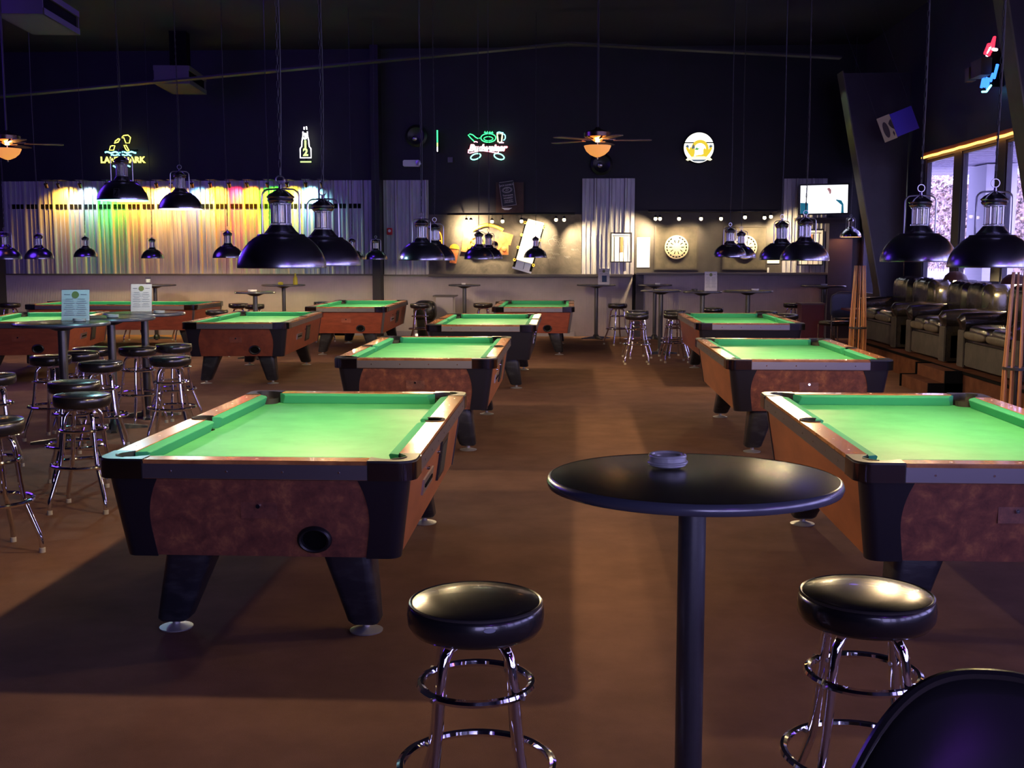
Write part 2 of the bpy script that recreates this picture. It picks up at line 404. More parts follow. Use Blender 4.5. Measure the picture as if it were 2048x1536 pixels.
# steel portal frames -------------------------------------------------
def portal(Y, n):
    m = MB()
    # inner flange, tapered column right, with web to the wall
    def col_(xb, xt, xw, sgn):
        q = .19
        m.hexa([(xb-.01*sgn, Y-q, 0), (xb+.01*sgn, Y-q, 0), (xb+.01*sgn, Y+q, 0), (xb-.01*sgn, Y+q, 0)],
               [(xt-.01*sgn, Y-q, 4.75), (xt+.01*sgn, Y-q, 4.75), (xt+.01*sgn, Y+q, 4.75), (xt-.01*sgn, Y+q, 4.75)])
    col_(5.56, 4.60, 5.78, 1)
    struct(m.build('trim_%d' % n, M['beam'])); m = MB()
    m.hexa([(4.60, Y-.1, 4.98), (-.05, Y-.1, 5.26), (-.05, Y+.1, 5.26), (4.60, Y+.1, 4.98)], [(4.60, Y-.1, 5.01), (-.05, Y-.1, 5.29), (-.05, Y+.1, 5.29), (4.60, Y+.1, 5.01)])
    m.hexa([(-.05, Y-.1, 5.26), (-11.8, Y-.1, 4.30), (-11.8, Y+.1, 4.30), (-.05, Y+.1, 5.26)], [(-.05, Y-.1, 5.29), (-11.8, Y-.1, 4.33), (-11.8, Y+.1, 4.33), (-.05, Y+.1, 5.29)])
    struct(m.build('trim_%d' % (n+12), M['rafter']))
    v = MB()
    v.hexa([(5.57, Y-.008, 0), (5.79, Y-.008, 0), (5.79, Y+.008, 0), (5.57, Y+.008, 0)],
           [(4.61, Y-.008, 4.74), (5.79, Y-.008, 4.74), (5.79, Y+.008, 4.74), (4.61, Y+.008, 4.74)])
    struct(v.build('trim_%d' % (n+1), M['side_wall']))
portal(20.0, 16); portal(12.9, 18)

light('flange_fill_spot', 'SPOT', (3.95, 19.6, 4.35), 9, (.65, 1.0, .85), size=.03, aim=(4.68, 19.95, 4.15), spot=42, blend=.4)  # added spot without a fixture, brightens the upper column flange
light('flange_fill_spot', 'SPOT', (4.05, 19.6, 3.85), 7, (.75, .85, .10), size=.03, aim=(4.78, 19.95, 3.70), spot=42, blend=.6)  # second added spot, tints the flange yellow-green lower down
# raised lounge platform with carpeted riser and two steps --------------
PX = 4.60
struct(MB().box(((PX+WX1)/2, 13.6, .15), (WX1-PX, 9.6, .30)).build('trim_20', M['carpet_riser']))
struct(MB().box((PX-.006, 13.6, .285), (.03, 9.6, .03)).build('trim_21', M['black']))
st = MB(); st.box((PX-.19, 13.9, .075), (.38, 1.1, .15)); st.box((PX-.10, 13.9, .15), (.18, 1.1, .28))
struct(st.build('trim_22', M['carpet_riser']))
st = MB()
for yy in (14.46, 13.34):
    st.box((PX-.20, yy, .08), (.40, .03, .16)); st.box((PX-.11, yy, .155), (.20, .03, .30))
struct(st.build('trim_23', M['black']))

# rope light along the window head -------------------------------------
rl = MB().tube([(5.74, yy*.25, 3.225+.004*math.sin(yy*2.3)) for yy in range(-8, 77)], .020, 6).build('rope_light', emis('rope_light_glow', (1, .42, .08), 4))
tag(rl, 'glowing orange rope light running along the top of the tall windows', 'rope light')
struct(MB().box((5.77, 8.6, 3.275), (.05, 20.9, .05)).build('trim_24', mat('stained_head_trim', (.30,.10,.03), .5)))

# outside ---------------------------------------------------------------
struct(MB().box((16, 10, -.06), (20, 60, .1)).build('ground', M['ground']))
s_ = MB().box((7.15, 9.5, 3.33), (2.2, 29.5, .06))
for k in range(90): s_.box((7.15, -4+k*.33, 3.295), (2.2, .02, .012))
tag(s_.build('porch_soffit', M['soffit']), 'pale slatted porch soffit outside above the windows', 'soffit')
for i, yy in enumerate((21.4, 15.2)):
    tag(MB().box((7.75, yy, 1.635), (.55, .9, 3.27)).build('porch_pillar', M['ext_white']), ('white square porch pillar outside the far end of the windows', 'white square porch pillar outside, the nearer one')[i], 'pillar', 'porch pillars')
fe = MB()
for k in range(150):
    yy = 6+k*.20; fe.poly([(-.07,0),(.07,0),(.07,1.15),(0,1.25),(-.07,1.15)], -.01, .01, M=Matrix.Translation((10.2, yy, 0)) @ Matrix.Rotation(PI/2, 4, 'Z') @ UP)
fe.box((10.24, 21, .35), (.04, 30, .08)); fe.box((10.24, 21, .95), (.04, 30, .08))
tag(fe.build('picket_fence', M['ext_white']), 'white picket fence outside beyond the windows', 'fence')
lf = MB()
for k in range(9000):
    c = Vector((random.uniform(12, 14), random.uniform(12, 46), random.uniform(.1, 4.6)+random.random()*.6)); r = random.uniform(.03, .09)
    a = Vector((random.gauss(0,1), random.gauss(0,1), random.gauss(0,1))).normalized(); b = a.orthogonal().normalized(); d = a.cross(b)
    lf.quad([c+b*r*1.5, c+d*r, c-b*r*1.5, c-d*r])
tag(MB().box((14.8, 29, 2.1), (.6, 40, 4.2)).build('leaf_backdrop', M['leaf']), 'leaf-coloured block added behind the loose leaves to dim bright gaps', 'backdrop')  # block added behind the leaves to cut the bright sky in the gaps
tag(lf.build('hedge_foliage', M['leaf'], smooth=0), 'sunlit brownish hedge and tree leaves outside the windows', 'foliage', kind='stuff')

# ================================================================ POOL TABLES
def rrect(hx, hy, r, n=6):
    pts = []
    for cx, cy, a0 in ((hx-r, hy-r, 0), (-hx+r, hy-r, 90), (-hx+r, -hy+r, 180), (hx-r, -hy+r, 270)):
        for k in range(n+1):
            a = math.radians(a0+90*k/n); pts.append((cx+r*math.cos(a), cy+r*math.sin(a)))
    return pts
def loft(m, rings, cap=True):
    R = [[m.b.verts.new(p) for p in r] for r in rings]; n = len(R[0])
    for A, B in zip(R, R[1:]):
        for i in range(n):
            j = (i+1) % n; m.b.faces.new((A[i], A[j], B[j], B[i]))
    if cap: m.b.faces.new(R[0][::-1]); m.b.faces.new(R[-1])
    return m
def arc(cx, cy, r, a0, a1, n=10): return [(cx+r*math.cos(math.radians(a0+(a1-a0)*k/n)), cy+r*math.sin(math.radians(a0+(a1-a0)*k/n))) for k in range(n+1)]

def pool_table(style, label, loc, rz, L, W=1.36, sides='r', group=None):
    t = thing('pool_table', label, 'pool table', loc, rz, group)
    T, w, c, R = .80, .095, .20, .075
    a, b = W/2, L/2
    top_z, bot_z = .715, .365
    burl = {'burl': M['burl'], 'dark': M['burl_dark'], 'red': M['red_wood'], 'black': M['black_panel'], 'blackred': M['black_panel']}[style]
    side_m = {'burl': M['burl_side'], 'dark': M['burl_dark'], 'red': M['red_wood'], 'black': M['black_panel'], 'blackred': M['burl_dark']}[style]
    ht, hb = (a-.035, b-.035), (a-.085, b-.085)
    zs = (bot_z, top_z)
    # cabinet: end panels and side panels share one tapered body
    m = MB(); loft(m, [[(x, y, bot_z) for x, y in rrect(hb[0], hb[1], .05)], [(x, y, top_z) for x, y in rrect(ht[0], ht[1], .05)]])
    cab = m.build('cabinet', [burl, side_m], t)
    for p in cab.data.polygons:
        if abs(p.normal.x) > .8: p.material_index = 1
    # black corner panels with curved edge
    if style in ('burl', 'dark'):
        for sx in (-1, 1):
            for sy in (-1, 1):
                m = MB(); rows = []
                nz = 14
                for k in range(nz+1):
                    f = k/nz; z = bot_z-.004+(top_z-bot_z+.004)*f
                    hx = hb[0]+(ht[0]-hb[0])*f+.006; hy = hb[1]+(ht[1]-hb[1])*f+.006; r = .055
                    aw = .145+.075*max(0, (f-.35)/.65)**2.0 - .0*f
                    bw = .075
                    pts = [(hx-aw, hy-.012), (hx-aw, hy)]+[(x, y) for x, y in arc(hx-r, hy-r, r, 90, 0, 6)]+[(hx, hy-bw), (hx-.012, hy-bw)]
                    rows.append([(x*sx, y*sy, z) for x, y in pts])
                Rr = [[m.b.verts.new(p) for p in r_] for r_ in rows]
                for A, B in zip(Rr, Rr[1:]):
                    for i in range(len(A)-1): m.b.faces.new((A[i], A[i+1], B[i+1], B[i]))
                m.b.faces.new(Rr[0]); m.b.faces.new(Rr[-1])
                m.build('corner_panel', M['black_panel'], t)
    elif style == 'red':
        for sx in (-1, 1):
            for sy in (-1, 1):
                m = MB()
                bot = [(hb[0]*sx, (hb[1]-.03)*sy), (hb[0]*sx+.008*sx, (hb[1]+.008)*sy), ((hb[0]-.03)*sx, (hb[1]+.008)*sy), ((hb[0]-.03)*sx, (hb[1]-.03)*sy)]
                tp = [(ht[0]*sx, (ht[1]-.03)*sy), (ht[0]*sx+.008*sx, (ht[1]+.008)*sy), ((ht[0]-.03)*sx, (ht[1]+.008)*sy), ((ht[0]-.03)*sx, (ht[1]-.03)*sy)]
                m.hexa([(x, y, bot_z) for x, y in bot], [(x, y, top_z) for x, y in tp])
                m.build('corner_strip', M['trim_metal'], t)
    # rail apron
    m = MB(); m.poly([(x, y) for x, y in rrect(a-.012, b-.012, R)], top_z, T-.081)
    m.build('rail_frame', M['black_plastic'], t)
    for sx, sy, lx, ly in ((0, 1, W-2*c, 0), (0, -1, W-2*c, 0), (1, 0, 0, L-2*c), (-1, 0, 0, L-2*c)):
        m = MB()
        if sy:
            m.box((0, sy*(b-.006), .752), (lx, .016, .062))
            for q in range(4): m.cyl((-lx/2+lx*(q+.5)/4, sy*(b+.001), .752), (-lx/2+lx*(q+.5)/4, sy*(b+.005), .752), .005, seg=8)
        else:
            m.box((sx*(a-.006), 0, .752), (.016, ly, .062))
            for q in range(8): m.cyl((sx*(a+.001), -ly/2+ly*(q+.5)/8, .752), (sx*(a+.005), -ly/2+ly*(q+.5)/8, .752), .005, seg=8)
        rt = m.build('rail_trim', [M['trim_metal'], M['chrome']], t)
        for p in rt.data.polygons:
            c_ = p.center
            if (sy and abs(c_.y) > b+.0022) or (sx and abs(c_.x) > a+.0022): p.material_index = 1
    # top rails (wood) and diamonds
    wood = M['rail_wood'] if style != 'red' else M['rail_wood']
    for s in (-1, 1):
        m = MB().poly([(-(a-c), s*(b-.003)), ((a-c), s*(b-.003)), ((a-c), s*(b-w)), (-(a-c), s*(b-w))], T-.082, T)
        r_ = m.build('end_rail', wood, t, bevel=.004)
        d = MB()
        for q in (-1, 0, 1): d.box((q*(W-2*c)/3.4, s*(b-.045), T+.0003), (.012, .006, .0012))
        d.build('rail_sight', M['white'], r_)
        pr = .055; cx = a-w+.024
        ang = math.degrees(math.acos(-.024/pr))
        pts = [(a-.003, -(b-c)), (a-.003, b-c), (a-w, b-c)] + arc(cx, 0, pr, ang, -ang, 16) + [(a-w, -(b-c))]
        m = MB().poly([(x*s, y) for x, y in pts], T-.082, T)
        r_ = m.build('side_rail', wood, t)
        d = MB()
        for q in (-3, -2, -1, 1, 2, 3): d.box((s*(a-.045), q*(L-2*c)/6.9, T+.0003), (.006, .012, .0012))
        d.build('rail_sight', M['white'], r_)
        # side pocket
        m = MB(); m.lathe([(pr+.0005, T-.075), (pr+.0005, T-.002), (pr+.012, T+.001), (pr+.010, T+.006), (pr-.001, T+.005), (pr-.003, T-.066), (pr-.03, T-.10), (0, T-.105)], 24, c=(s*cx, 0, 0))
        # remove the half facing the cloth above bed level
        bmesh.ops.delete(m.b, geom=[f for f in m.b.faces if (f.calc_center_median().x*s < cx-.028 and f.calc_center_median().z > T-.064)], context='FACES')
        m.build('side_pocket', M['pocket'], t)
    # corner caps
    pc, pr = .118, .066
    for sx in (-1, 1):
        for sy in (-1, 1):
            da = math.degrees(math.acos((pc-w)/pr))
            A = arc(pc, pc, pr, 270-(90-da) if False else 180+da, 270-da, 12)
            out = arc(R, R, R, 180, 270, 8)
            pts = [(0, c)] + out + [(c, 0), (c, w)] + arc(pc, pc, pr, 270+(90-da), 180-(90-da), 14) + [(w, c)]
            P = [(sx*(a-x), sy*(b-y)) for x, y in pts]
            m = MB().poly(P, T-.082, T+.003)
            cap = m.build('corner_cap', M['black_plastic'] if style not in ('black',) else M['black_plastic'], t, bevel=0)
            # chrome band around the corner
            o2 = [(0, c)] + out + [(c, 0)]; i2 = [(.012, c)] + [(.012+x*.84, .012+y*.84) for x, y in out] + [(c, .012)]
            P2 = [(sx*(a+.004-x), sy*(b+.004-y)) for x, y in o2 + i2[::-1]]
            MB().poly(P2, .718, T-.006).build('corner_casting', M['casting'], t)
            m = MB(); m.lathe([(pr+.001, T-.03), (pr-.003, T-.07), (pr-.01, T-.22), (0, T-.225)], 24, c=(sx*(a-pc), sy*(b-pc), 0))
            m.lathe([(pr+.004, T-.005), (pr+.010, T+.006), (pr+.002, T+.006), (pr-.002, T-.045)], 28, c=(sx*(a-pc), sy*(b-pc), 0))
            bmesh.ops.delete(m.b, geom=[f for f in m.b.faces if (f.calc_center_median().z > T-.045 and (f.calc_center_median().x*sx < a-w-.004 or f.calc_center_median().y*sy < b-w-.004))], context='FACES')
            m.build('corner_pocket', M['pocket'], t)
    # bed cloth with pocket notches
    ia, ib = a-w, b-w; k = w-pc  # pocket centre relative to bed corner: (-k.. )
    off = pc-w
    dd = math.degrees(math.acos(off/pr)) if off < pr else 0
    bed = []
    e = math.sqrt(pr*pr-off*off)
    def corner(sx, sy):
        px, py = sx*(ia-off), sy*(ib-off)
        # arc from the long-side edge to the short-side edge through the bed interior
        p1 = (sx*ia, py-sy*e); p2 = (px-sx*e, sy*ib)
        a1 = math.atan2(p1[1]-py, p1[0]-px); a2 = math.atan2(p2[1]-py, p2[0]-px)
        am = math.atan2(-sy, -sx)
        def near(x, ref):
            while x-ref > PI: x -= 2*PI
            while x-ref < -PI: x += 2*PI
            return x
        a1 = near(a1, am); a2 = near(a2, am)
        return [(px+pr*math.cos(a1+(a2-a1)*q/12), py+pr*math.sin(a1+(a2-a1)*q/12)) for q in range(13)]
    def side(sx):
        pr2 = .055; cx = ia+.024; aa = math.acos(.024/pr2)
        return [(sx*(cx-pr2*math.cos(aa-2*aa*q/10)), pr2*math.sin(aa-2*aa*q/10)) for q in range(11)]
    c11 = corner(1, 1); cm1 = corner(-1, 1); cmm = corner(-1, -1); c1m = corner(1, -1)
    pts = c11 + cm1[::-1] + side(-1) + cmm + c1m[::-1] + side(1)[::-1]
    MB().poly(pts, T-.08, T-.064).build('playing_cloth', M['felt'], t)
    # cushions
    def cushion(p0, p1, inn, k0, k1):
        d = (Vector(p1)-Vector(p0)).normalized(); n = Vector(inn); wq = .052
        prof = [(0, T-.003, 0), (.040, T-.005, 1), (wq, T-.012, 1), (wq-.022, T-.0635, 1), (0, T-.0635, 0)]
        m = MB(); A = []; B = []
        for x, z, q in prof:
            u0 = Vector(p0)+n*x+d*(k0*x); u1 = Vector(p1)+n*x-d*(k1*x)
            A.append(m.b.verts.new((u0.x, u0.y, z))); B.append(m.b.verts.new((u1.x, u1.y, z)))
        for i in range(5):
            j = (i+1) % 5; m.b.faces.new((A[i], A[j], B[j], B[i]))
        m.b.faces.new(A); m.b.faces.new(B[::-1])
        m.build('cushion', M['cushion'], t, bevel=.002)
    for s in (-1, 1):
        cushion((-(ia-.095), s*ib), ((ia-.095), s*ib), (0, -s), .9, .9)
        cushion((s*ia, -(ib-.095)), (s*ia, -.052), (-s, 0), .9, .35)
        cushion((s*ia, .052), (s*ia, ib-.095), (-s, 0), .35, .9)
    # legs and feet
    for sx in (-1, 1):
        for sy in (-1, 1):
            x0, x1 = a-.445, a-.225; y0, y1 = b-.39, b-.16
            u0, u1 = a-.32, a-.18; v0, v1 = b-.27, b-.13
            rings = []
            for f in (0, .04, 1):
                xa, xb = u0+(x0-u0)*f, u1+(x1-u1)*f; ya, yb = v0+(y0-v0)*f, v1+(y1-v1)*f
                ins = .012 if f == 0 else 0
                rings.append([(sx*((xa+xb)/2+px), sy*((ya+yb)/2+py), .045+(.375-.045)*f) for px, py in rrect((xb-xa)/2-ins, (yb-ya)/2-ins, .04-ins, 5)])
            m = MB(); loft(m, rings)
            lg = m.build('leg', M['black_leg'], t, smooth=50)
            fx, fy = sx*(u0+u1)/2, sy*(v0+v1)/2
            MB().lathe([(0,0),(.072,0),(.074,.006),(.03,.016),(.016,.02),(.016,.06),(0,.06)], 24, c=(fx, fy, 0)).build('levelling_foot', M['foot'], lg)
    # ball return and locks on both ends
    for sy in (-1,):
        f = (.44-bot_z)/(top_z-bot_z); yy = sy*(hb[1]+(ht[1]-hb[1])*f)
        tilt = math.atan2(ht[1]-hb[1], top_z-bot_z)
        Mx = Matrix.Translation((.235, yy-.004, .445)) @ Matrix.Rotation(PI/2+tilt*sy*-1, 4, 'X')
        m = MB(); m.lathe([(.052,-.03),(.052,.004),(.056,.014),(.064,.018),(.073,.012),(.076,0),(.076,-.004)], 32, M=Mx, sy=.80)
        br = m.build('ball_return', M['black_plastic'], t)
        MB().lathe([(.053,-.002),(0,-.002)], 28, M=Mx, sy=.80).build('return_dark_disc', M['black'], br)  # flat black disc painted as the shade inside the hole; no recess
        f = .62; yy = sy*(hb[1]+(ht[1]-hb[1])*f); zz = bot_z+(top_z-bot_z)*f
        pl = MB().box((0, yy-.002, zz), (.155, .004, .085)).build('lock_plate', burl, t)
        MB().cyl((0, yy+.002, zz+.01), (0, yy-.016, zz+.012), .011, .009, 12).build('lock', M['chrome'], pl)
    # coin mechanism and ball window on one long side
    s = 1 if sides == 'r' else -1
    if sides:
        def sidepart(nm, mt, y0_, y1_, z0_, z1_, th, par=None):
            fa, fb = (z0_-bot_z)/(top_z-bot_z), (z1_-bot_z)/(top_z-bot_z)
            xa, xb = hb[0]+(ht[0]-hb[0])*fa, hb[0]+(ht[0]-hb[0])*fb
            m = MB().hexa([(s*(xa-.004), y0_, z0_), (s*(xa+th), y0_, z0_), (s*(xa+th), y1_, z0_), (s*(xa-.004), y1_, z0_)],
                          [(s*(xb-.004), y0_, z1_), (s*(xb+th), y0_, z1_), (s*(xb+th), y1_, z1_), (s*(xb-.004), y1_, z1_)])
            return m.build(nm, mt, par or t)
        cm = sidepart('coin_mechanism', M['steel'], -.55, -.18, .515, .59, .010)
        sidepart('coin_slot', M['black'], -.50, -.24, .543, .560, .016, cm)
        bw_ = sidepart('ball_window', M['black_plastic'], .12, .42, .45, .665, .012)
        sidepart('window_glass', M['pocket'], .15, .39, .475, .64, .014, bw_)
        MB().cyl((s*(a-.055), -.42, .625), (s*(a-.034), -.42, .625), .011, .009, 12).build('side_lock', M['chrome'], t)
        MB().cyl((s*(a-.055), .03, .625), (s*(a-.034), .03, .625), .011, .009, 12).build('side_lock', M['chrome'], t)
    return t

TT = [
 ('burl', 'burl-sided pool table nearest the camera left of the aisle, oval ball return in its end', (-1.325, 5.82, 0), 0, 2.42, 'r'),
 ('burl', 'burl-sided pool table with orange side panel at front right, cut off by the right edge', (1.88, 5.90, 0), 0, 2.44, ''),
 ('burl', 'second burl-sided pool table left of the aisle, white chalk cube on its far rail', (-1.29, 10.55, 0), 0, 2.56, 'r'),
 ('burl', 'burl-sided pool table second from the front right of the aisle', (1.98, 10.52, 0), 0, 2.44, ''),
 ('black', 'all-black pool table third from the front left of the aisle', (-1.09, 15.08, 0), 0, 2.66, 'r'),
 ('blackred', 'pool table with black end and dark violet side, farthest right of the aisle', (2.27, 15.52, 0), 0, 2.60, ''),
 ('red', 'plain red-sided pool table farthest back left of the aisle, by the light wainscot', (-.60, 19.85, 0), 0, 2.75, ''),
 ('dark', 'dark red pool table with black corners beside the chrome stool and round bar tables', (-4.33, 15.50, 0), math.radians(3.2), 2.85, 'r'),
 ('red', 'red pool table behind the dark red one, nearest the black wall post', (-3.70, 19.72, 0), math.radians(1.0), 2.82, 'r'),
 ('red', 'red pool table at the left edge behind the menu-card bar tables', (-7.36, 15.35, 0), math.radians(12), 2.60, 'r'),
 ('red', 'red pool table set crosswise along the coloured light wall at far left', (-7.88, 19.72, 0), math.radians(90), 3.00, ''),
]
tabs = []
for style, lab, loc, rz, L, sd in TT:
    tabs.append(pool_table(style, lab, loc, rz, L, sides=sd, W=1.36 if L < 2.9 else 1.6, group='coin-operated pool tables'))
tag(MB().box((0,0,.013), (.026,.026,.026)).build('chalk_cube', M['paper'], bevel=.002, loc=(-1.61, 11.78, .803)), 'tiny white chalk cube on the far rail of the second left pool table', 'chalk')

# ================================================================ PENDANT LAMPS
def make_pendant(inner='shade_in', cordtop=5.79, z=1.6):
    t = thing('pendant_lamp', '', 'pendant lamp', (0,0,0), 0, 'dome pendant lamps')
    out = [(.205,.0),(.206,.004),(.2052,.015),(.203,.030),(.198,.048),(.188,.070),(.172,.094),(.150,.120),(.128,.138),(.112,.147),(.108,.156),(.084,.158),(.070,.170),(.055,.190),(.047,.200)]
    inn = [(.202,.0),(.200,.02),(.192,.050),(.168,.092),(.146,.117),(.122,.134),(.04,.150),(0,.152)]
    MB().lathe(out, 48).build('lamp_shade', M['shade'], t, smooth=50)
    MB().lathe([(.2055,0)]+inn, 48).build('shade_liner', M[inner], t, smooth=60)
    MB().lathe([(.047,.198),(.050,.200),(.050,.207),(.041,.210),(.041,.290),(.050,.293),(.050,.299),(.0,.299)], 24).build('glass_chimney', M['lampglass'], t)
    m = MB()
    for k in range(8):
        a_ = 2*PI*k/8; m.cyl((.044*math.cos(a_), .044*math.sin(a_), .203), (.044*math.cos(a_), .044*math.sin(a_), .298), .0045, seg=6)
    m.build('chimney_cage', M['steel'], t)
    MB().lathe([(.0,.298),(.052,.299),(.058,.306),(.062,.312),(.058,.320),(.066,.328),(.048,.344),(.025,.358),(.008,.366),(.006,.385),(0,.385)], 28).build('lamp_cap', M['shade'], t, smooth=50)
    h = [( .088,0,.150),(.088,0,.31)] + [(.088-.035+.035*math.cos(q*PI/2/6), 0, .31+.035+.0*q+.035*math.sin(q*PI/2/6)-.035+.018) for q in range(1,7)]
    h = h + [(0,0,.366)] + [(-x, y, z_) for x, y, z_ in h[::-1]]
    MB().tube(h, .0045, 8).build('wire_handle', M['steel'], t)
    MB().ring((0,0,.405), .020, .003, 20, 6, 'y').build('hanging_ring', M['steel'], t)
    # cord wound along a chain up to the ceiling
    n = 34; pts = []; top = cordtop-z
    for k in range(n+1):
        f = k/n; zz = .42+(top-.42)*f
        pts.append((.012*math.sin(f*9)*(1-f), .010*math.sin(f*7+1)*(1-f), zz))
    MB().tube(pts, .0042, 5).build('cord', M['cord'], t)
    m = MB(); nl = int((top-.425)/.036)
    for k in range(nl):
        zz = .425+k*.036+.018
        f = k/nl
        ax = 'y' if k % 2 else 'x'
        pts = []
        for q in range(8):
            aa = 2*PI*q/8; x_, z2 = .006*math.cos(aa), .020*math.sin(aa)
            pts.append((x_, 0, zz+z2) if ax == 'y' else (0, x_, zz+z2))
        m.tube(pts, .0016, 4, closed=True)
    m.build('chain', M['cord'], t, smooth=0)
    b = MB().lathe([(0,.056),(.014,.060),(.024,.072),(.027,.084),(.022,.100),(.014,.112),(.013,.135),(0,.135)], 16).build('bulb', M['bulb'], t)
    return t
def pend_light(t, e=LAMP_W, c=WARM):
    light('lamp_glow', 'POINT', (0,0,.030), e, c, parent=t, size=.022)
p0 = make_pendant()
LP = [
 (-1.345, 5.23, 1.600, 'large dome pendant over the near half of the front left pool table'),
 (-1.36, 6.20, 1.600, 'dome pendant over the far half of the front left pool table'),
 (1.94, 6.42, 1.622, 'dome pendant over the far half of the front right pool table'),
 (2.05, 5.62, 1.600, 'large dome pendant at the right edge over the front right pool table'),
 (-1.32, 10.03, 1.608, 'dome pendant over the near half of the second left pool table'),
 (-1.35, 11.26, 1.600, 'dome pendant half hidden behind its twin over the second left pool table'),
 (2.00, 9.78, 1.608, 'dome pendant in front of the television over the second right pool table'),
 (1.98, 10.75, 1.608, 'dome pendant half hidden behind its twin over the second right pool table'),
 (-1.21, 15.0, 1.594, 'dome pendant in front of the orange wheel art, left of its twin'),
 (-1.18, 16.4, 1.597, 'dome pendant over the far half of the black pool table, behind its twin'),
 (1.99, 14.25, 1.625, 'left one of two dome pendants in front of the right dartboard'),
 (2.33, 15.61, 1.610, 'right one of two dome pendants in front of the right dartboard'),
 (-.60, 19.75, 1.600, 'small dome pendant in front of the tilted white wall art'),
 (-4.65, 15.2, 1.612, 'dome pendant peeking out left of the largest lamp, over the dark red table'),
 (-4.45, 16.6, 1.612, 'dome pendant over the far end of the dark red table, hidden behind the largest lamp'),
 (-7.55, 14.8, 1.592, 'dome pendant cut by the left edge over the left edge red table'),
 (-7.76, 16.2, 1.592, 'dome pendant second from the left edge over the left edge red table'),
 (-8.62, 19.77, 1.61, 'small dome pendant over the left half of the crosswise red table'),
 (-7.57, 20.2, 1.585, 'small dome pendant over the right half of the crosswise red table'),
 (-3.50, 20.3, 1.565, 'small lit dome pendant just left of the black wall post'),
 (-3.72, 19.2, 1.565, 'small dome pendant hidden behind the second large lamp, over the red table by the post'),
]
first = True
for i, (x, y, z, lab) in enumerate(LP):
    if first: o = p0; o.location = (x, y, z); first = False
    else: o = dup(p0, (x, y, z), random.uniform(-.5, .5) if i > 3 else random.uniform(-.12, .12))
    o['label'] = lab
ph = dup(p0, (5.40, 22.2, 1.99), .1, 'small dome pendant hanging high beside the television and slanted steel column')
for o in [c for c in bpy.data.objects if c.parent == ph and c.name.split('.')[0] in ('cord','chain')]: o.scale = (1,1,.895)
ps = dup(p0, (-3.80, 10.93, 2.10), .2, 'raised dome pendant lit white beneath, against the coloured metal wall')
p7 = dup(p0, (-3.74, 9.35, 2.11), .15, 'raised dome pendant marked 7 with cyan inside rim')
for ch in [o for o in bpy.data.objects if o.parent == p7 and o.name.startswith('shade_liner')]:
    ch.data = ch.data.copy(); ch.data.materials[0] = M['cyan_in']; ch['label'] = 'cyan shade liner'
for o in [c for c in bpy.data.objects if c.parent in (ps, p7) and c.name.split('.')[0] in ('cord','chain')]: o.scale = (1,1,.87)
# plaque with the number seven
a7 = 0.15
tang = Matrix.Rotation(-a7, 4, 'Z') @ Matrix.Translation((.025,-.197,.055)) @ Matrix.Rotation(math.radians(-16), 4, 'X')
pq = MB().box((0,0,0), (.046,.004,.072), M=tang).build('number_plaque', M['steel'], p7)
text_obj('7', .075, M['black'], 'numeral', pq, M4=tang @ Matrix.Translation((0,-.0035,0)) @ UP, extrude=.001)
allp = [o for o in bpy.data.objects if o.name.startswith('pendant_lamp')]
for o in allp:
    if o is p7: pend_light(o, 48, (.45,.92,1.0))
    elif o is ph: pend_light(o, 8, (1.0,.35,.15))
    elif o is ps: pend_light(o, 60, (1.0,.85,.7))
    else: pend_light(o)

# ================================================================ STOOLS
def make_stool():
    t = thing('bar_stool', '', 'bar stool', (0,0,0), 0, 'chrome bar stools')
    MB().lathe([(0,.672),(.14,.672),(.168,.680),(.180,.698),(.182,.720),(.180,.740),(.176,.750),(.172,.753),(.165,.757),(.10,.765),(.05,.768),(0,.769)], 48).build('seat', M['vinyl'], t, smooth=60)
    MB().ring((0,0,.753), .173, .0045, 48, 6).build('seat_piping', M['piping'], t)
    MB().lathe([(0,.655),(.09,.655),(.12,.664),(.12,.672),(0,.672)], 24).build('seat_plate', M['chrome'], t)
    for k in range(4):
        a_ = PI/4+PI/2*k; ca, sa = math.cos(a_), math.sin(a_)
        pr = [(.035,.662),(.075,.660),(.100,.650),(.118,.628),(.126,.600),(.134,.54),(.150,.40),(.165,.30),(.178,.265),(.235,.115),(.246,.085),(.250,.055),(.251,.012)]
        lg = MB().tube([(r*ca, r*sa, z) for r, z in pr], .0145, 10).build('leg', M['chrome'], t, smooth=60)
        MB().lathe([(0,0),(.017,0),(.017,.026),(.013,.030),(0,.030)], 12, c=(.251*ca,.251*sa,0)).build('rubber_foot', M['rubber'], lg)
        for r, z in ((.148,.53),(.188,.30)):
            MB().cyl(((r-.03)*ca,(r-.03)*sa,z), ((r+.02)*ca,(r+.02)*sa,z), .006, seg=8).build('bolt', M['steel'], lg)
    MB().ring((0,0,.53), .148, .0112, 48, 8).build('upper_ring', M['chrome'], t)
    MB().ring((0,0,.30), .206, .012, 48, 8).build('foot_ring', M['chrome'], t)
    return t
s0 = make_stool()
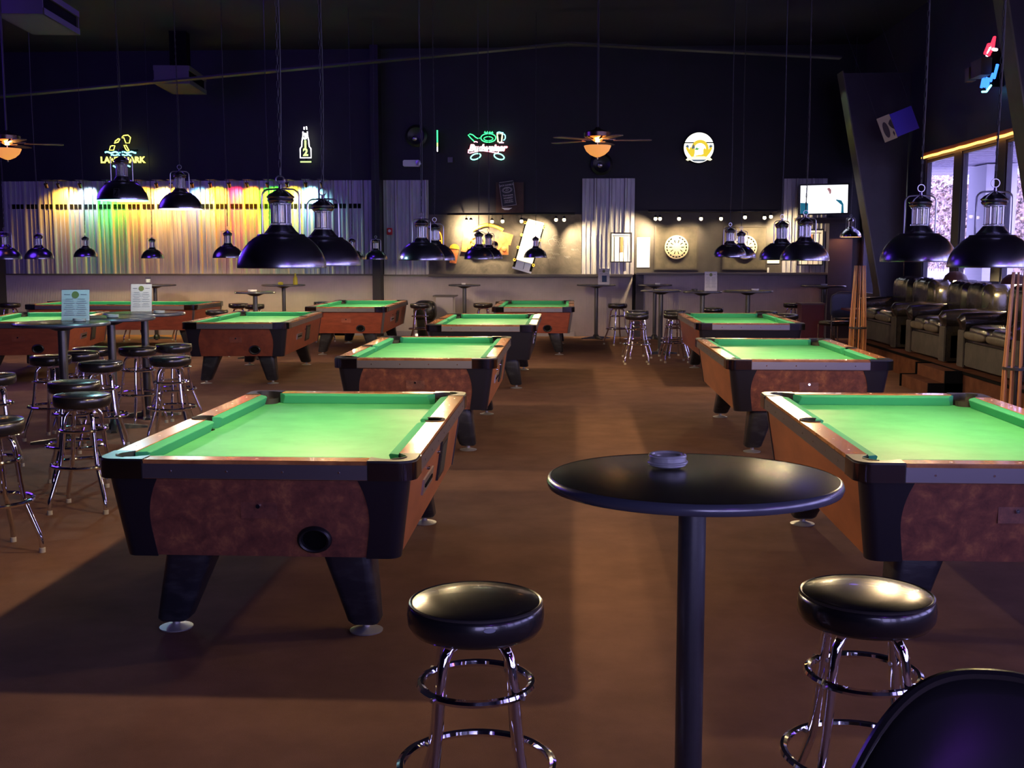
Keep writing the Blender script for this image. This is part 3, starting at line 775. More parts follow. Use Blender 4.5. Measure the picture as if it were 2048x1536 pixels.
ST = [
 (-.243, 2.88, .12, 'chrome stool with black vinyl seat in the front centre, left of the near round table'),
 (.805, 3.00, -.10, 'chrome stool in the front right, seat shining with warm glare, behind the black chair'),
 (-3.17, 7.12, .1, 'frontmost stool of the left cluster, its whole chrome base in view'),
 (-3.55, 7.85, .5, 'stool whose seat shows right behind the frontmost stool of the left cluster'),
 (-3.98, 9.33, .3, 'stool whose seat crosses in front of the middle round table post'),
 (-4.66, 9.85, -.157, 'stool under the round table with the near menu card, left of its post'),
 (-4.59, 10.285, -.157, 'stool seat glimpsed behind the post of the near menu-card table'),
 (-4.665, 10.745, .19, 'stool seat half hidden behind the middle round table post'),
 (-4.24, 10.82, -.59, 'stool seat between the posts of the middle and far left round tables'),
 (-3.56, 9.84, .15, 'stool standing clear right of the round tables, left of the dark red pool table'),
 (-4.008, 11.185, -.59, 'stool directly behind the clear-standing one, left of the dark red pool table'),
 (-4.40, 8.30, .4, 'stool cut by the left edge, upper of the two'),
 (-3.20, 6.00, .9, 'stool cut by the left edge, lower and nearest of the two'),
 (-1.61, 20.9, .2, 'small distant stool behind the black pool table, below the tall wall ledge table'),
 (-1.25, 21.65, .6, 'distant stool partly hidden behind the far left of aisle red table'),
 (.88, 20.81, .5, 'leftmost distant stool by the wainscot, right of the menu table'),
 (1.09, 18.2, .3, 'rear stool of the overlapping pair left of the far round tables'),
 (1.02, 17.2, .0, 'front stool of the overlapping pair left of the far round tables'),
 (1.70, 18.35, .4, 'rear stool next to the far black pool table, left side'),
 (1.63, 17.5, .1, 'front stool next to the far black pool table, left side'),
 (2.42, 19.25, .2, 'distant stool seen over the far right table, under the menu card table'),
 (3.13, 18.15, .7, 'distant stool just over the far rail of the far right pool table'),
 (3.30, 17.35, .2, 'distant stool at the right rear corner of the far right pool table'),
 (4.15, 21.19, .3, 'distant stool standing alone near the wainscot right end, left of the violet pillar'),
 (-6.12, 20.55, .3, 'distant stool peeking right of the crosswise red table'),
 (-5.72, 20.2, .9, 'distant stool left of the far left round table post, by the grey wainscot'),
 (-10.39, 20.45, .1, 'distant stool at the far left edge, left of the crosswise table'),
 (-9.90, 21.3, .6, 'second distant stool from the left edge behind the crosswise table'),
 (-4.70, 21.3, .4, 'distant stool behind the left end of the red table by the post'),
 (-2.75, 20.6, .2, 'distant stool at the right side of the red table by the black post'),
 (-5.75, 18.1, .3, 'stool whose chrome legs show beneath the dark red pool table'),
 (-8.35, 21.25, .1, 'left stool whose legs show under the crosswise red table'),
 (-7.45, 21.35, .5, 'right stool whose legs show under the crosswise red table'),
]
for i, (x, y, r, lab) in enumerate(ST):
    if i == 0: s0.location = (x, y, 0); s0.rotation_euler = (0,0,r); s0['label'] = lab
    else: dup(s0, (x, y, 0), r, lab)
# small grey patch on the side of the front seat
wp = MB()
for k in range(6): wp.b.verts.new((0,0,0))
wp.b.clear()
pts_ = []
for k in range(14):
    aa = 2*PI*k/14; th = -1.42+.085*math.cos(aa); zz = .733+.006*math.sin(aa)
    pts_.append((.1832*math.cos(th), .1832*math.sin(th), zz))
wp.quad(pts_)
wp.build('grey_patch', M['ink'], s0, smooth=0)

# ================================================================ ROUND BAR TABLES
def pub_table(loc, R, label, z=1.07, feet=.30):
    t = thing('bar_table', label, 'bar table', loc, 0, 'round black bar tables')
    MB().lathe([(0,z-.028),(R-.01,z-.028),(R-.002,z-.024),(R-.002,z-.001),(R-.006,z),(0,z)], 72).build('table_top', M['tabletop'], t, smooth=30)
    MB().lathe([(R-.004,z-.0295),(R+.003,z-.027),(R+.007,z-.016),(R+.003,z-.003),(R-.004,z+.0006)], 72).build('edge_band', M['table_edge'], t, smooth=60)
    m = MB(); m.cyl((0,0,.03), (0,0,z-.055), .0375, seg=28); m.build('post', M['post_black'], t)
    MB().lathe([(0,z-.075),(.06,z-.072),(.15,z-.034),(.15,z-.030),(0,z-.030)], 20).build('top_bracket', M['black_plastic'], t)
    m = MB()
    for k in range(4):
        a_ = PI/2*k+.35; ca, sa = math.cos(a_), math.sin(a_)
        pr_ = Matrix.Rotation(a_, 4, 'Z')
        m.hexa([pr_ @ Vector(p) for p in ((.0,-.04,0),(feet,-.03,0),(feet,.03,0),(.0,.04,0))], [pr_ @ Vector(p) for p in ((.0,-.03,.055),(feet,-.02,.02),(feet,.02,.02),(.0,.03,.055))])
    m.lathe([(0,0),(.07,0),(.06,.06),(.04,.09),(0,.09)], 20)
    m.build('base', M['black_plastic'], t)
    return t
pub_table((.335, 2.99, 0), .388, 'near round black bar table with glass ashtray, front centre right').rotation_euler = (-.018, 0, 0)
pub_table((-4.45, 9.65, 0), .40, 'round bar table nearest of the left three, glowing menu card on it')
pub_table((-4.35, 10.47, 0), .40, 'middle of the three left round bar tables, ashtray only')
pub_table((-4.35, 11.32, 0), .40, 'farthest of the three left round bar tables, white menu card on it')
FAR = [
 (-2.066, 22.09, .31, 'small round bar table by the wainscot under the chalkboard left part'),
 (.522, 22.3, .38, 'round bar table with a menu card in front of the narrow metal panel'),
 (1.671, 22.29, .33, 'rear left round bar table under the left dartboard'),
 (1.516, 18.88, .33, 'front left round bar table of the row before the dartboards'),
 (2.146, 18.40, .31, 'middle round bar table with a menu card before the dartboards'),
 (2.921, 18.69, .40, 'front right round bar table of the row before the dartboards'),
 (4.85, 21.9, .42, 'round bar table in front of the violet pillar, white ashtray on it'),
 (-5.02, 17.79, .32, 'round bar table just behind the dark red pool table'),
 (-5.615, 21.91, .42, 'round bar table with yellow bottle by the left wainscot'),
 (-8.136, 21.78, .40, 'round bar table with a drinking glass behind the crosswise table'),
]
for x, y, R, lab in FAR: pub_table((x, y, 0), R, lab)

# ash trays
def ashtray(loc, R, label, m=None, h=.03):
    t = thing('ashtray', label, 'ashtray', loc, 0, 'ashtrays')
    MB().lathe([(0,0),(R*.82,0),(R,.006),(R,h),(R*.86,h),(R*.80,h*.55),(R*.3,.008),(0,.008)], 36).build('bowl', m or M['ash_glass'], t, smooth=35)
    return t
t_ = ashtray((.277, 3.14, 1.0705), .053, 'clear ribbed glass ashtray on the near round table')
MB().ring((0,0,.031), .048, .006, 40, 8).ring((0,0,.014), .054, .004, 40, 8).build('ribbed_rim', M['ash_glass'], t_)
ashtray((-4.33, 9.74, 1.0705), .055, 'glass ashtray beside the glowing menu card')
ashtray((-4.30, 10.40, 1.0705), .055, 'glass ashtray on the middle left round table')
ashtray((-4.13, 11.15, 1.0705), .055, 'glass ashtray in front of the white menu card')
ashtray((3.03, 18.65, 1.0705), .06, 'white ashtray on the front right table before the dartboards', M['white'])
ashtray((2.02, 18.45, 1.0705), .05, 'dark ashtray left of the menu card before the dartboards', M['black_plastic'])
ashtray((1.72, 22.25, 1.0705), .05, 'small white ashtray on the rear left dartboard table', M['white'])
ashtray((4.83, 21.75, 1.0705), .06, 'white ashtray on the table by the violet pillar', M['white'])
ashtray((-5.05, 17.74, 1.0705), .07, 'pale ashtray on the table behind the dark red pool table', M['white'])
ashtray((-2.08, 22.05, 1.0705), .04, 'pale ashtray on the small table under the chalkboard', M['white'])

# menu cards
def menu(loc, wd, ht, rz, label, dark=False, tint='paper'):
    t = thing('menu_card', label, 'menu', loc, rz, 'menu cards in clear stands')
    R = Matrix.Rotation(math.radians(-8), 4, 'X')
    MB().box((0,0,ht/2), (wd,.004,ht), M=R).build('paper', M[tint], t)
    MB().box((0,-.006,ht/2+.002), (wd+.012,.003,ht+.012), M=R).box((0,-.02,.003), (wd+.012,.09,.005)).build('clear_stand', M['sleeve'], t)
    m = MB()
    for k in range(9):
        zz = ht*(.70-.065*k)
        for s in (-1, 1): m.box((s*wd*.22, -.0042, zz), (wd*(.26+.06*((k*7) % 3)), .001, ht*.012), M=R)
    for s in (-1, 1): m.box((s*wd*.30, -.0042, ht*.85), (wd*.22, .001, ht*.018), M=R)
    m.build('printed_lines', M['ink'], t, smooth=0)
    Mx = R @ Matrix.Translation((0,-.0045,ht*.84)) @ UP
    MB().lathe([(wd*.13,0),(wd*.13,.001),(0,.001)], 20, M=Mx).build('round_logo', M['logo'], t)
    if dark: MB().box((wd*.05,-.0048,ht*.36), (wd*.42,.001,ht*.40), M=R).build('dark_picture', M['blue_pic'], t)
    return t
sl = bpy.data.materials.new('clear_sleeve'); sl.use_nodes = True
nt = sl.node_tree; nt.nodes.clear()
om = nt.nodes.new('ShaderNodeOutputMaterial'); mx = nt.nodes.new('ShaderNodeMixShader'); tr = nt.nodes.new('ShaderNodeBsdfTransparent'); gl = nt.nodes.new('ShaderNodeBsdfGlossy')
gl.inputs['Roughness'].default_value = .08; mx.inputs[0].default_value = .10
nt.links.new(tr.outputs[0], mx.inputs[1]); nt.links.new(gl.outputs[0], mx.inputs[2]); nt.links.new(mx.outputs[0], om.inputs[0])
M['sleeve'] = sl; M['logo'] = mat('olive_logo', (.22,.26,.08), .7); M['blue_pic'] = mat('navy_picture', (.01,.05,.14), .6)
menu((-4.42, 9.86, 1.073), .245, .275, .08, 'menu card glowing white in clear stand on the nearest left round table')
menu((-4.42, 11.42, 1.073), .215, .285, .05, 'white menu card on the farthest of the three left round tables')
menu((.66, 22.05, 1.073), .22, .31, 0, 'cream menu card with navy picture on the table before the metal panel', dark=True)
menu((2.28, 18.40, 1.073), .20, .31, 0, 'pale blue menu card on the middle table before the dartboards')

tag(MB().box((0,0,.013), (.22,.09,.026)).build('phone_case', mat('blue_box', (.02,.08,.40), .3), bevel=.004, loc=(-4.33, 11.12, 1.0705)), 'flat blue box at the foot of the white menu card', 'box') if False else None
g = thing('drinking_glass', 'small printed drinking glass on the bar table behind the crosswise pool table', 'glass', (-8.20, 21.6, 1.071))
MB().lathe([(0,0),(.035,0),(.05,.15),(.047,.15),(.033,.006),(0,.006)], 20).build('tumbler', M['glass'], g); MB().lathe([(.041,.045),(.046,.11)], 20).build('printed_band', mat('frost_print', (.6,.7,.8), .6), g)
b = thing('squeeze_bottle', 'yellow bottle on the round table at the left wainscot', 'bottle', (-5.35, 21.8, 1.071))
MB().lathe([(0,0),(.04,0),(.045,.02),(.042,.13),(.02,.17),(.018,.22),(0,.22)], 20).build('bottle_body', mat('yellow_plastic', (.55,.50,.03), .35), b)
tag(MB().lathe([(0,0),(.04,0),(.052,.025),(.045,.05),(0,.06)], 20).build('candle_bowl', mat('yellow_bowl', (.6,.55,.05), .3), loc=(-5.63, 21.75, 1.071)), 'yellow round bowl on the same table left of the yellow bottle', 'bowl')
tag(MB().box((0,0,.085), (.11,.08,.17)).build('card_box', mat('dark_blue_card', (.008,.03,.10), .5), bevel=.004, loc=(-4.45, 11.55, .0)), 'dark blue box between the posts of the left round tables', 'box') if False else None

# ================================================================ NEAR BLACK CHAIR
ch = thing('shell_chair', 'black moulded chair back in the bottom right corner with violet sheen', 'chair', (.735, 1.82, 0), math.radians(174))
m = MB(); NU, NV = 26, 18; grid = []
for side_ in (0, 1):
    g_ = []
    for j in range(NV+1):
        row = []
        for i in range(NU+1):
            u = -1+2*i/NU; f = j/NV
            # rounded top outline
            hw = .276
            zt = .915-.25*abs(u)**2.7
            x = hw*u*(1-.06*(1-f)**1.2)
            z = .46+(zt-.46)*f
            yb = -.07+.12*abs(u)**2.2*-1+.05*(1-f)**2+ .02*f   # shell curls toward the sitter at its sides
            y_ = -(.10*(abs(u)**2.4))*0 + .12*abs(u)**2.2 + .03 - .20*f**1.7
            row.append(m.b.verts.new((x, y_+(.016 if side_ else 0), z)))
        g_.append(row)
    grid.append(g_)
for g_ in grid:
    for j in range(NV):
        for i in range(NU): m.b.faces.new((g_[j][i], g_[j][i+1], g_[j+1][i+1], g_[j+1][i]))
A, B = grid
for i in range(NU):
    m.b.faces.new((A[0][i], A[0][i+1], B[0][i+1], B[0][i])); m.b.faces.new((A[NV][i], A[NV][i+1], B[NV][i+1], B[NV][i]))
for j in range(NV):
    m.b.faces.new((A[j][0], A[j+1][0], B[j+1][0], B[j][0])); m.b.faces.new((A[j][NU], A[j+1][NU], B[j+1][NU], B[j][NU]))
m.build('backrest', M['vinyl'], ch, smooth=70)
MB().tube([(.276*u, -.162+.12*abs(u)**2.2, .915-.25*abs(u)**2.7+.002) for u in [-1+2*k/40 for k in range(41)]], .011, 8).build('backrest_rim', M['vinyl'], ch)
MB().puff((0,.27,.46), (.46,.44,.07), .5).build('seat', M['vinyl'], ch)
for sx in (-1, 1):
    for y0 in (.08, .45): MB().tube([(sx*.17, y0, .44), (sx*.20, y0+(.03 if y0 > .2 else -.05), 0.01)], .012, 10).build('leg', M['chrome'], ch)

# ================================================================ BACK WALL DETAILS
# coloured par spotlights over the metal wall
PAR = [(-10.63, None, 0), (-10.38, (1,.68,.18), 60), (-9.93, (.75,.9,1), 32), (-9.38, (.10,1,.10), 60), (-8.98, (1,.30,.10), 40), (-8.75, (1,.60,.07), 60),
       (-8.35, (1,.78,.38), 62), (-8.05, (1,.60,.04), 60), (-7.62, (.45,.75,1), 20), (-7.25, (1,.80,.05), 80), (-6.86, (1,.10,.16), 55), (-6.50, (1,.50,.02), 80),
       (-6.08, (.25,1,.04), 60), (-5.68, (1,.78,.05), 75), (-5.30, (.55,.95,1), 48), (-4.98, None, 0)]
pf = thing('par_spotlight', '', 'spotlight', (0,0,0), 0, 'small spotlights above the coloured metal wall')
MB().cyl((0,0,.0), (0,.05,-.075), .038, .030, 16).build('lamp_head', M['bronze'], pf)
MB().box((0,.16,.075), (.16,.42,.012)).box((0,0,.035), (.012,.02,.08)).build('mounting_bracket', M['ledge'], pf)
cn = ['unlit', 'amber', 'cool white', 'green', 'faint red', 'orange', 'warm white', 'orange', 'pale blue', 'yellow', 'red', 'deep orange', 'green', 'yellow', 'icy blue', 'unlit']
for i, (x, c_, e) in enumerate(PAR):
    o = pf if i == 0 else dup(pf, (x, 22.62, 3.08))
    o.location = (x, 22.62, 3.08)
    o['label'] = 'small bronze spotlight, number %d from the left above the coloured metal wall' % (i+1) if False else 'small bronze %s spotlight above the metal wall, %s along the row' % (cn[i], ['first','second','third','fourth','fifth','sixth','seventh','eighth','ninth','tenth','eleventh','twelfth','thirteenth','fourteenth','fifteenth','last'][i])
    if c_: light('spot_beam', 'SPOT', (x, 22.68, 2.97), e*2.3, tuple(v**1.7 for v in c_), size=.03, aim=(x+.02, 22.97, 2.55), spot=140, blend=1.0)
# track lights
def track(x0, x1, z, heads, label):
    t = thing('track_light', label, 'track light', ((x0+x1)/2, 22.5, z), 0, 'track light bars'); cx = (x0+x1)/2
    MB().cyl((x0-cx,0,0), (x1-cx,0,0), .022, seg=10).build('rail', M['black_plastic'], t)
    m = MB()
    for x in (x0+.3, x1-.3): m.cyl((x-cx, 0, 0), (x-cx, .42, 0), .01, seg=8)
    m.build('wall_arm', M['black_plastic'], t)
    for x, hz, e, aimx, aimz, sp in heads:
        h = MB().cyl((x-cx,0,0), (x-cx,0,hz-z+.07), .006, seg=6).lathe([(0,.075),(.022,.07),(.030,.045),(.034,.03),(.0,.03)], 14, c=(x-cx,0,hz-z)).build('head', M['black_plastic'], t)
        MB().lathe([(0,-.032),(.024,-.024),(.034,0),(.030,.022),(.02,.035),(0,.04)], 16, c=(x-cx,0,hz-z)).build('lit_bulb', M['track_bulb'], h)
        light('track_beam', 'SPOT', (x, 22.52, hz-.05), e*4.2, (1,.76,.42), size=.03, aim=(aimx, 22.97, aimz), spot=sp*1.45, blend=1.0)
M['track_bulb'] = emis('track_bulb_glow', (1,.78,.42), 9)
track(-2.44, .09, 2.455, [(-2.06,2.306,55,-2.0,2.15,90), (-1.97,2.306,22,-1.75,1.6,80), (-1.55,2.30,16,-1.5,1.6,80), (-1.34,2.305,9,-1.2,1.4,90), (-.964,2.305,12,-.85,1.9,70), (-.28,2.333,60,-.75,1.9,66), (-.12,2.333,70,.40,1.6,70)], 'black track light bar with warm bulbs over the chalkboard')
track(1.53, 4.05, 2.50, [(1.678,2.35,60,1.15,1.8,80), (1.766,2.35,16,1.6,1.6,80), (2.138,2.349,16,2.14,1.75,64), (2.568,2.348,14,2.3,1.6,80), (2.958,2.348,4,2.9,1.6,90), (3.424,2.376,14,3.5,1.7,70), (3.803,2.366,20,3.7,1.6,80), (3.928,2.385,55,4.45,1.9,76)], 'black track light bar with warm bulbs over the dartboards')

# dartboards
def dartboard(x, label, bl):
    bk = thing('dart_backboard', bl, 'backboard', (x, 22.93, 1.79)); 
    MB().box((0,0,0), (.84,.03,.84)).build('felt_panel', M['dart_board_back'], bk)
    m = MB()
    for s in (-1, 1): m.box((s*.425,-.012,0), (.03,.045,.88)); m.box((0,-.012,s*.425), (.82,.045,.03))
    m.build('frame', M['dart_frame'], bk)
    t = thing('dartboard', label, 'dartboard', (x, 22.88, 1.80), 0, 'dartboards')
    F = Matrix.Rotation(PI/2, 4, 'X')
    MB().lathe([(0,-.03),(.232,-.03),(.236,-.02),(.236,.01),(.23,.014),(0,.014)], 48, M=F).build('board', M['dart_tan'], t)
    m = MB()
    for k in range(20):
        if k % 2: continue
        a0 = 2*PI*(k-.5)/20; a1 = 2*PI*(k+.5)/20
        P = [(.06*math.cos(a0), .06*math.sin(a0)), (.165*math.cos(a0), .165*math.sin(a0)), (.165*math.cos(a1), .165*math.sin(a1)), (.06*math.cos(a1), .06*math.sin(a1))]
    for k in range(20):
        if k % 2: continue
        a0 = 2*PI*(k-.22)/20; a1 = 2*PI*(k+.22)/20
        P = [(.085*math.cos(a0), .085*math.sin(a0)), (.145*math.cos(a0), .145*math.sin(a0)), (.145*math.cos(a1), .145*math.sin(a1)), (.085*math.cos(a1), .085*math.sin(a1))]
        m.poly(P, .0142, .016, M=F)
    m.build('dark_segment', M['black'], t, smooth=0)
    num = MB()
    for k in range(20):
        a0 = 2*PI*(k-.36)/20; a1 = 2*PI*(k+.30)/20
        if k in (5, 6): continue
        P = [(.185*math.cos(a0), .185*math.sin(a0)), (.208*math.cos(a0), .208*math.sin(a0)), (.208*math.cos(a1), .208*math.sin(a1)), (.185*math.cos(a1), .185*math.sin(a1))]
        num.poly(P, .0142, .016, M=F)
    num.build('double_ring', M['black'], t, smooth=0)
    MB().ring((0,-.016,0), .172, .003, 40, 5, 'y').ring((0,-.016,0), .022, .003, 20, 5, 'y').build('wire', M['steel'], t)
M['dart_tan'] = mat('dartboard_sisal', (.75,.64,.40), .8); M['dart_frame'] = mat('backboard_frame', (.055,.045,.035), .6)
dartboard(2.135, 'round dartboard on the left backboard beside the two white papers', 'square felt backboard behind the left dartboard')
dartboard(3.50, 'round dartboard on the right backboard, half hidden by pendants', 'square felt backboard behind the right dartboard')
for z_, lab in ((1.845, 'upper white paper sheet pinned left of the dartboard'), (1.545, 'lower white paper sheet pinned left of the dartboard')):
    tag(MB().box((0,0,0), (.26,.004,.30)).build('paper_sheet', M['paper'], loc=(1.475, 22.93, z_)), lab, 'paper', 'white papers by the dartboard')
tag(MB().box((0,0,0), (.24,.004,.06)).build('paper_strip', M['paper'], loc=(4.07, 22.93, 1.51)), 'small white paper strip low on the wall right of the right dartboard', 'paper')
tag(MB().lathe([(0,0),(.02,0),(.02,.07),(.015,.10),(0,.10)], 14).build('salt_shaker', M['white'], loc=(3.95, 22.78, 1.2975)), 'tiny white shaker on the ledge right of the right dartboard', 'shaker')
# framed rule sheets
def framed(x, z, wd, ht, label, y=22.86, strips=True):
    t = thing('framed_sheet', label, 'frame', (x, y, z), 0)
    MB().box((0,0,0), (wd,.01,ht)).build('white_sheet', M['paper'], t)
    m = MB()
    for s in (-1, 1): m.box((s*wd/2,-.008,0), (.022,.03,ht+.022)); m.box((0,-.008,s*ht/2), (wd-.02,.03,.022))
    m.build('frame', M['black_plastic'], t)
    m = MB()
    m.box((0,-.006,ht*.40), (wd*.84,.003,.012))
    for u in (-.33, -.08, .12, .33): m.box((wd*u,-.006,-.06*ht), (.010,.003,ht*.86))
    m.build('black_rule_line', M['black'], t)
    MB().box((wd*.02,-.0085,ht*.10), (wd*.13,.003,ht*.52)).build('centre_strip', mat('orange_strip', (.45,.2,.08), .6), t)
    return t
framed(1.025, 1.795, .41, .58, 'black framed white sheet with vertical lines on the bright metal panel')
framed(4.78, 1.80, .50, .70, 'black framed white sheet behind the pendants below the television')

# chalkboard art
t = thing('wheel_art', 'orange and yellow metal wheel sculpture on the chalkboard', 'wall art', (-1.75, 22.90, 1.86))
F = Matrix.Rotation(PI/2, 4, 'X')
m = MB()
m.lathe([(.15,0),(.20,0),(.205,.03),(.15,.035)], 36, M=Matrix.Translation((-.12,-.03,0)) @ F)
for k in range(8):
    a_ = PI/4*k+.2; m.box((.09,0,.015), (.13,.03,.02), M=Matrix.Translation((-.12,-.03,0)) @ F @ Matrix.Rotation(a_, 4, 'Z'))
m.lathe([(0,0),(.045,0),(.045,.04),(0,.04)], 16, M=Matrix.Translation((-.12,-.03,0)) @ F)
m.build('yellow_wheel', M['yellow_art'], t)
MB().box((-.28,-.012,.0), (.30,.02,.42), M=Matrix.Rotation(.15, 4, 'Y')).build('backing_plate', M['orange_art'], t)
MB().box((.40,-.02,.24), (.26,.05,.22), M=Matrix.Rotation(.28, 4, 'Y')).build('orange_block', M['orange_art'], t)
m = MB(); m.tube([(-.22+.62*k/10, -.03, .19+.20*math.sin(PI*(.15+.7*k/10))) for k in range(11)], .035, 6); m.build('yellow_arch', M['yellow_art'], t)
m = MB(); m.box((.42,-.02,-.08), (.17,.04,.26)); m.lathe([(0,0),(.055,0),(.045,.05),(0,.07)], 16, M=Matrix.Translation((.42,-.03,-.10)) @ F); m.build('knob_plate', M['orange_art'], t)
m = MB(); m.lathe([(.10,0),(.15,0),(.15,.03),(.10,.03)], 28, M=Matrix.Translation((.20,-.03,-.02)) @ F); m.build('orange_ring', M['orange_art'], t)
t = thing('tumbler_art', 'orange tumbler shaped metal piece with yellow dome left of the wheel art', 'wall art', (-2.35, 22.90, 1.70), 0)
MB().hexa([(-.065,-.03,-.22),(.07,-.03,-.22),(.07,.02,-.22),(-.065,.02,-.22)], [(-.095,-.03,.06),(.095,-.03,.06),(.095,.02,.06),(-.095,.02,.06)]).build('tumbler_body', M['orange_art'], t)
MB().poly([(-.10,0)]+arc(0, 0, .10, 180, 0, 12)[1:-1]+[(.10,0)], -.02, .03, M=Matrix.Translation((0,-.01,.07)) @ UP).build('yellow_dome', M['yellow_art'], t)
t.rotation_euler = (0, .12, 0)
# tilted white strip art
t = thing('tilted_white_art', 'tall tilted white metal panel with side knobs on the chalkboard', 'wall art', (-.83, 22.90, 1.84)); t.rotation_euler = (0, math.radians(16), 0)
MB().box((0,-.02,.08), (.34,.05,.86)).build('white_panel', M['white_art'], t, bevel=.01)
MB().box((.0,-.015,-.425), (.30,.04,.15)).box((0,-.03,-.52), (.40,.05,.035)).build('lower_bracket', M['steel'], t)
MB().box((0,-.004,-.02), (.40,.02,.96)).build('black_backing', M['black'], t)
m = MB()
for s in (-1, 1):
    for k in range(4): m.ring((s*.20, -.03, .42-.26*k), .022, .009, 14, 6, 'y')
m.build('side_knob', M['yellow_art'], t)
MB().box((.02,-.046,-.425), (.008,.01,.14)).build('slot', M['black'], t)
# chalk scribbles
m = MB()
def chalk(cx, cz, f, n=30): m.tube([(cx+f(k/n)[0], 22.9375, cz+f(k/n)[1]) for k in range(n+1)], .004, 4)
for (cx, cz, r) in ((-.27, 1.98, .075), (-.35, 1.90, .08), (-.47, 1.80, .08), (-.20, 1.93, .05)):
    chalk(cx, cz, lambda u, r=r: (r*math.cos(2*PI*u)*(1+.15*math.sin(6*PI*u)), r*math.sin(2*PI*u)*(1+.15*math.cos(4*PI*u))))
for k in range(9):
    cx, cz = random.uniform(-.45, .12), random.uniform(1.45, 1.95)
    chalk(cx, cz, lambda u, a=random.uniform(.03,.09), b=random.uniform(.01,.03), q=random.randint(2,5): (a*(2*u-1), b*math.sin(q*PI*u*2)), 20)
tag(m.build('chalk_drawing', mat('chalk_dust', (.22,.21,.19), .9)), 'faint white chalk loops and scribbles on the right of the chalkboard', 'drawing')

# whiskey label sign on wood board
t = thing('whiskey_sign', 'tilted black and white whiskey label sign above the chalkboard', 'sign', (-1.26, 22.90, 2.87)); t.rotation_euler = (0, math.radians(-8), 0)
MB().box((0,0,0), (.30,.03,.50)).build('sign_plate', M['black_plastic'], t)
lw = mat('label_white', (.62,.55,.50), .6)
m = MB()
for s in (-1, 1): m.box((s*.143,-.017,-.02), (.006,.004,.46)); m.box((0,-.017,s*.24-.0), (.28,.004,.006))
m.ring((0,-.017,.075), .055, .005, 30, 5, 'y', sx=1.45, sy=.75)
m.ring((0,-.017,.075), .070, .003, 30, 5, 'y', sx=1.45, sy=.80)
m.build('label_border', lw, t)
for s_t, z_, sz in (("JACK DANIEL'S", .17, .040), ('Old', .098, .022), ('No.7', .070, .036), ('Tennessee', -.03, .048), ('WHISKEY', -.085, .045), ('SOUR MASH', -.135, .030), ('LYNCHBURG', -.170, .030)):
    text_obj(s_t, sz, lw, 'lettering', t, M4=Matrix.Translation((0,-.0175,z_)) @ UP, extrude=.001, offset=.0006)
tag(MB().box((0,0,0), (.22,.015,.04), taper=.4).build('paper_scrap', M['paper'], loc=(-1.28, 22.93, 2.57)), 'small white scrap just beneath the whiskey sign', 'paper')
tag(MB().box((0,0,0), (.56,.03,.62)).build('wood_board', noisy(mat('brown_board', (.12,.05,.03), .6), (.05,.020,.013), (.075,.032,.018), 6), loc=(-1.22, 22.965, 2.79)), 'brown wooden board behind the tilted whiskey sign', 'board')

# orange barrel neon behind pendant
t = thing('orange_neon', 'small orange outlined neon behind the pendants at the left of the chalkboard', 'neon sign', (-2.66, 22.86, 1.90))
MB().ring((0,0,.02), .12, .010, 24, 6, 'y', sx=.55, sy=1.6).tube([(-.05,0,.03),(.05,0,.03)], .008, 6).tube([(0,0,-.14),(0,0,.18)], .008, 6).cyl((0,0,0),(0,.12,0),.008).build('neon_tube', emis('neon_orange', (1,.28,.02), 4), t)

# fire alarm, exit lamp, horn
t = thing('fire_alarm', 'small red fire alarm on the metal panel right of the post', 'fire alarm', (-3.655, 22.86, 2.12))
MB().box((0,0,0), (.11,.06,.14)).build('housing', M['red'], t, bevel=.01); MB().lathe([(0,0),(.03,0),(.025,.012),(0,.014)], 16, M=Matrix.Translation((0,-.03,.01)) @ F).build('strobe', M['white'], t)
t = thing('emergency_light', 'white emergency light box high on the black wall left of the green neon', 'emergency light', (-3.20, 22.90, 3.48))
MB().box((0,0,0), (.34,.12,.13)).build('housing', M['white'], t, bevel=.015); MB().lathe([(0,0),(.05,0),(.055,.05),(0,.06)], 16, M=Matrix.Translation((.15,-.06,.0)) @ F).build('lamp_head', M['steel'], t)
t = thing('wall_speaker', 'dark round speaker high on the wall above the emergency light', 'speaker', (-3.10, 22.88, 4.02))
MB().lathe([(0,-.1),(.20,-.1),(.22,0),(.17,.03),(.10,.0),(0,-.01)], 28, M=F).build('speaker_cone', M['black_plastic'], t); MB().lathe([(0,0),(.05,0),(0,.04)], 16, M=Matrix.Translation((-.03,-.02,-.05)) @ F).build('dust_cap', M['steel'], t)
t = thing('wall_speaker', 'dark round speaker on the wall below the ceiling fan bowl', 'speaker', (.62, 22.88, 3.45), 0)
MB().lathe([(0,-.1),(.20,-.1),(.22,0),(.17,.03),(.10,.0),(0,-.01)], 28, M=F).build('speaker_cone', M['black_plastic'], t); MB().lathe([(0,0),(.05,0),(0,.04)], 16, M=Matrix.Translation((-.03,-.02,-.02)) @ F).build('dust_cap', M['steel'], t)
tag(MB().box((0,0,0), (.10,.06,.10)).build('junction_box', M['trim_metal'], loc=(-2.42, 22.95, 3.55)), 'little grey wall box left of the green and red neon', 'wall box')

# edge-on vertical neon
t = thing('edge_neon', 'slim vertical green and yellow neon seen edge-on left of the large neon', 'neon sign', (-2.66, 22.78, 3.90))
MB().cyl((0,0,-.02), (0,0,.22), .014, seg=8).build('green_tube', NEON['green'], t); MB().cyl((0,0,-.10), (0,0,-.025), .014, seg=8).build('yellow_tube', NEON['lime'], t); MB().cyl((0,0,-.20), (0,0,-.105), .010, seg=8).build('white_tube', NEON['white'], t)
MB().box((0,.115,0), (.02,.22,.42)).build('backing', M['black'], t)

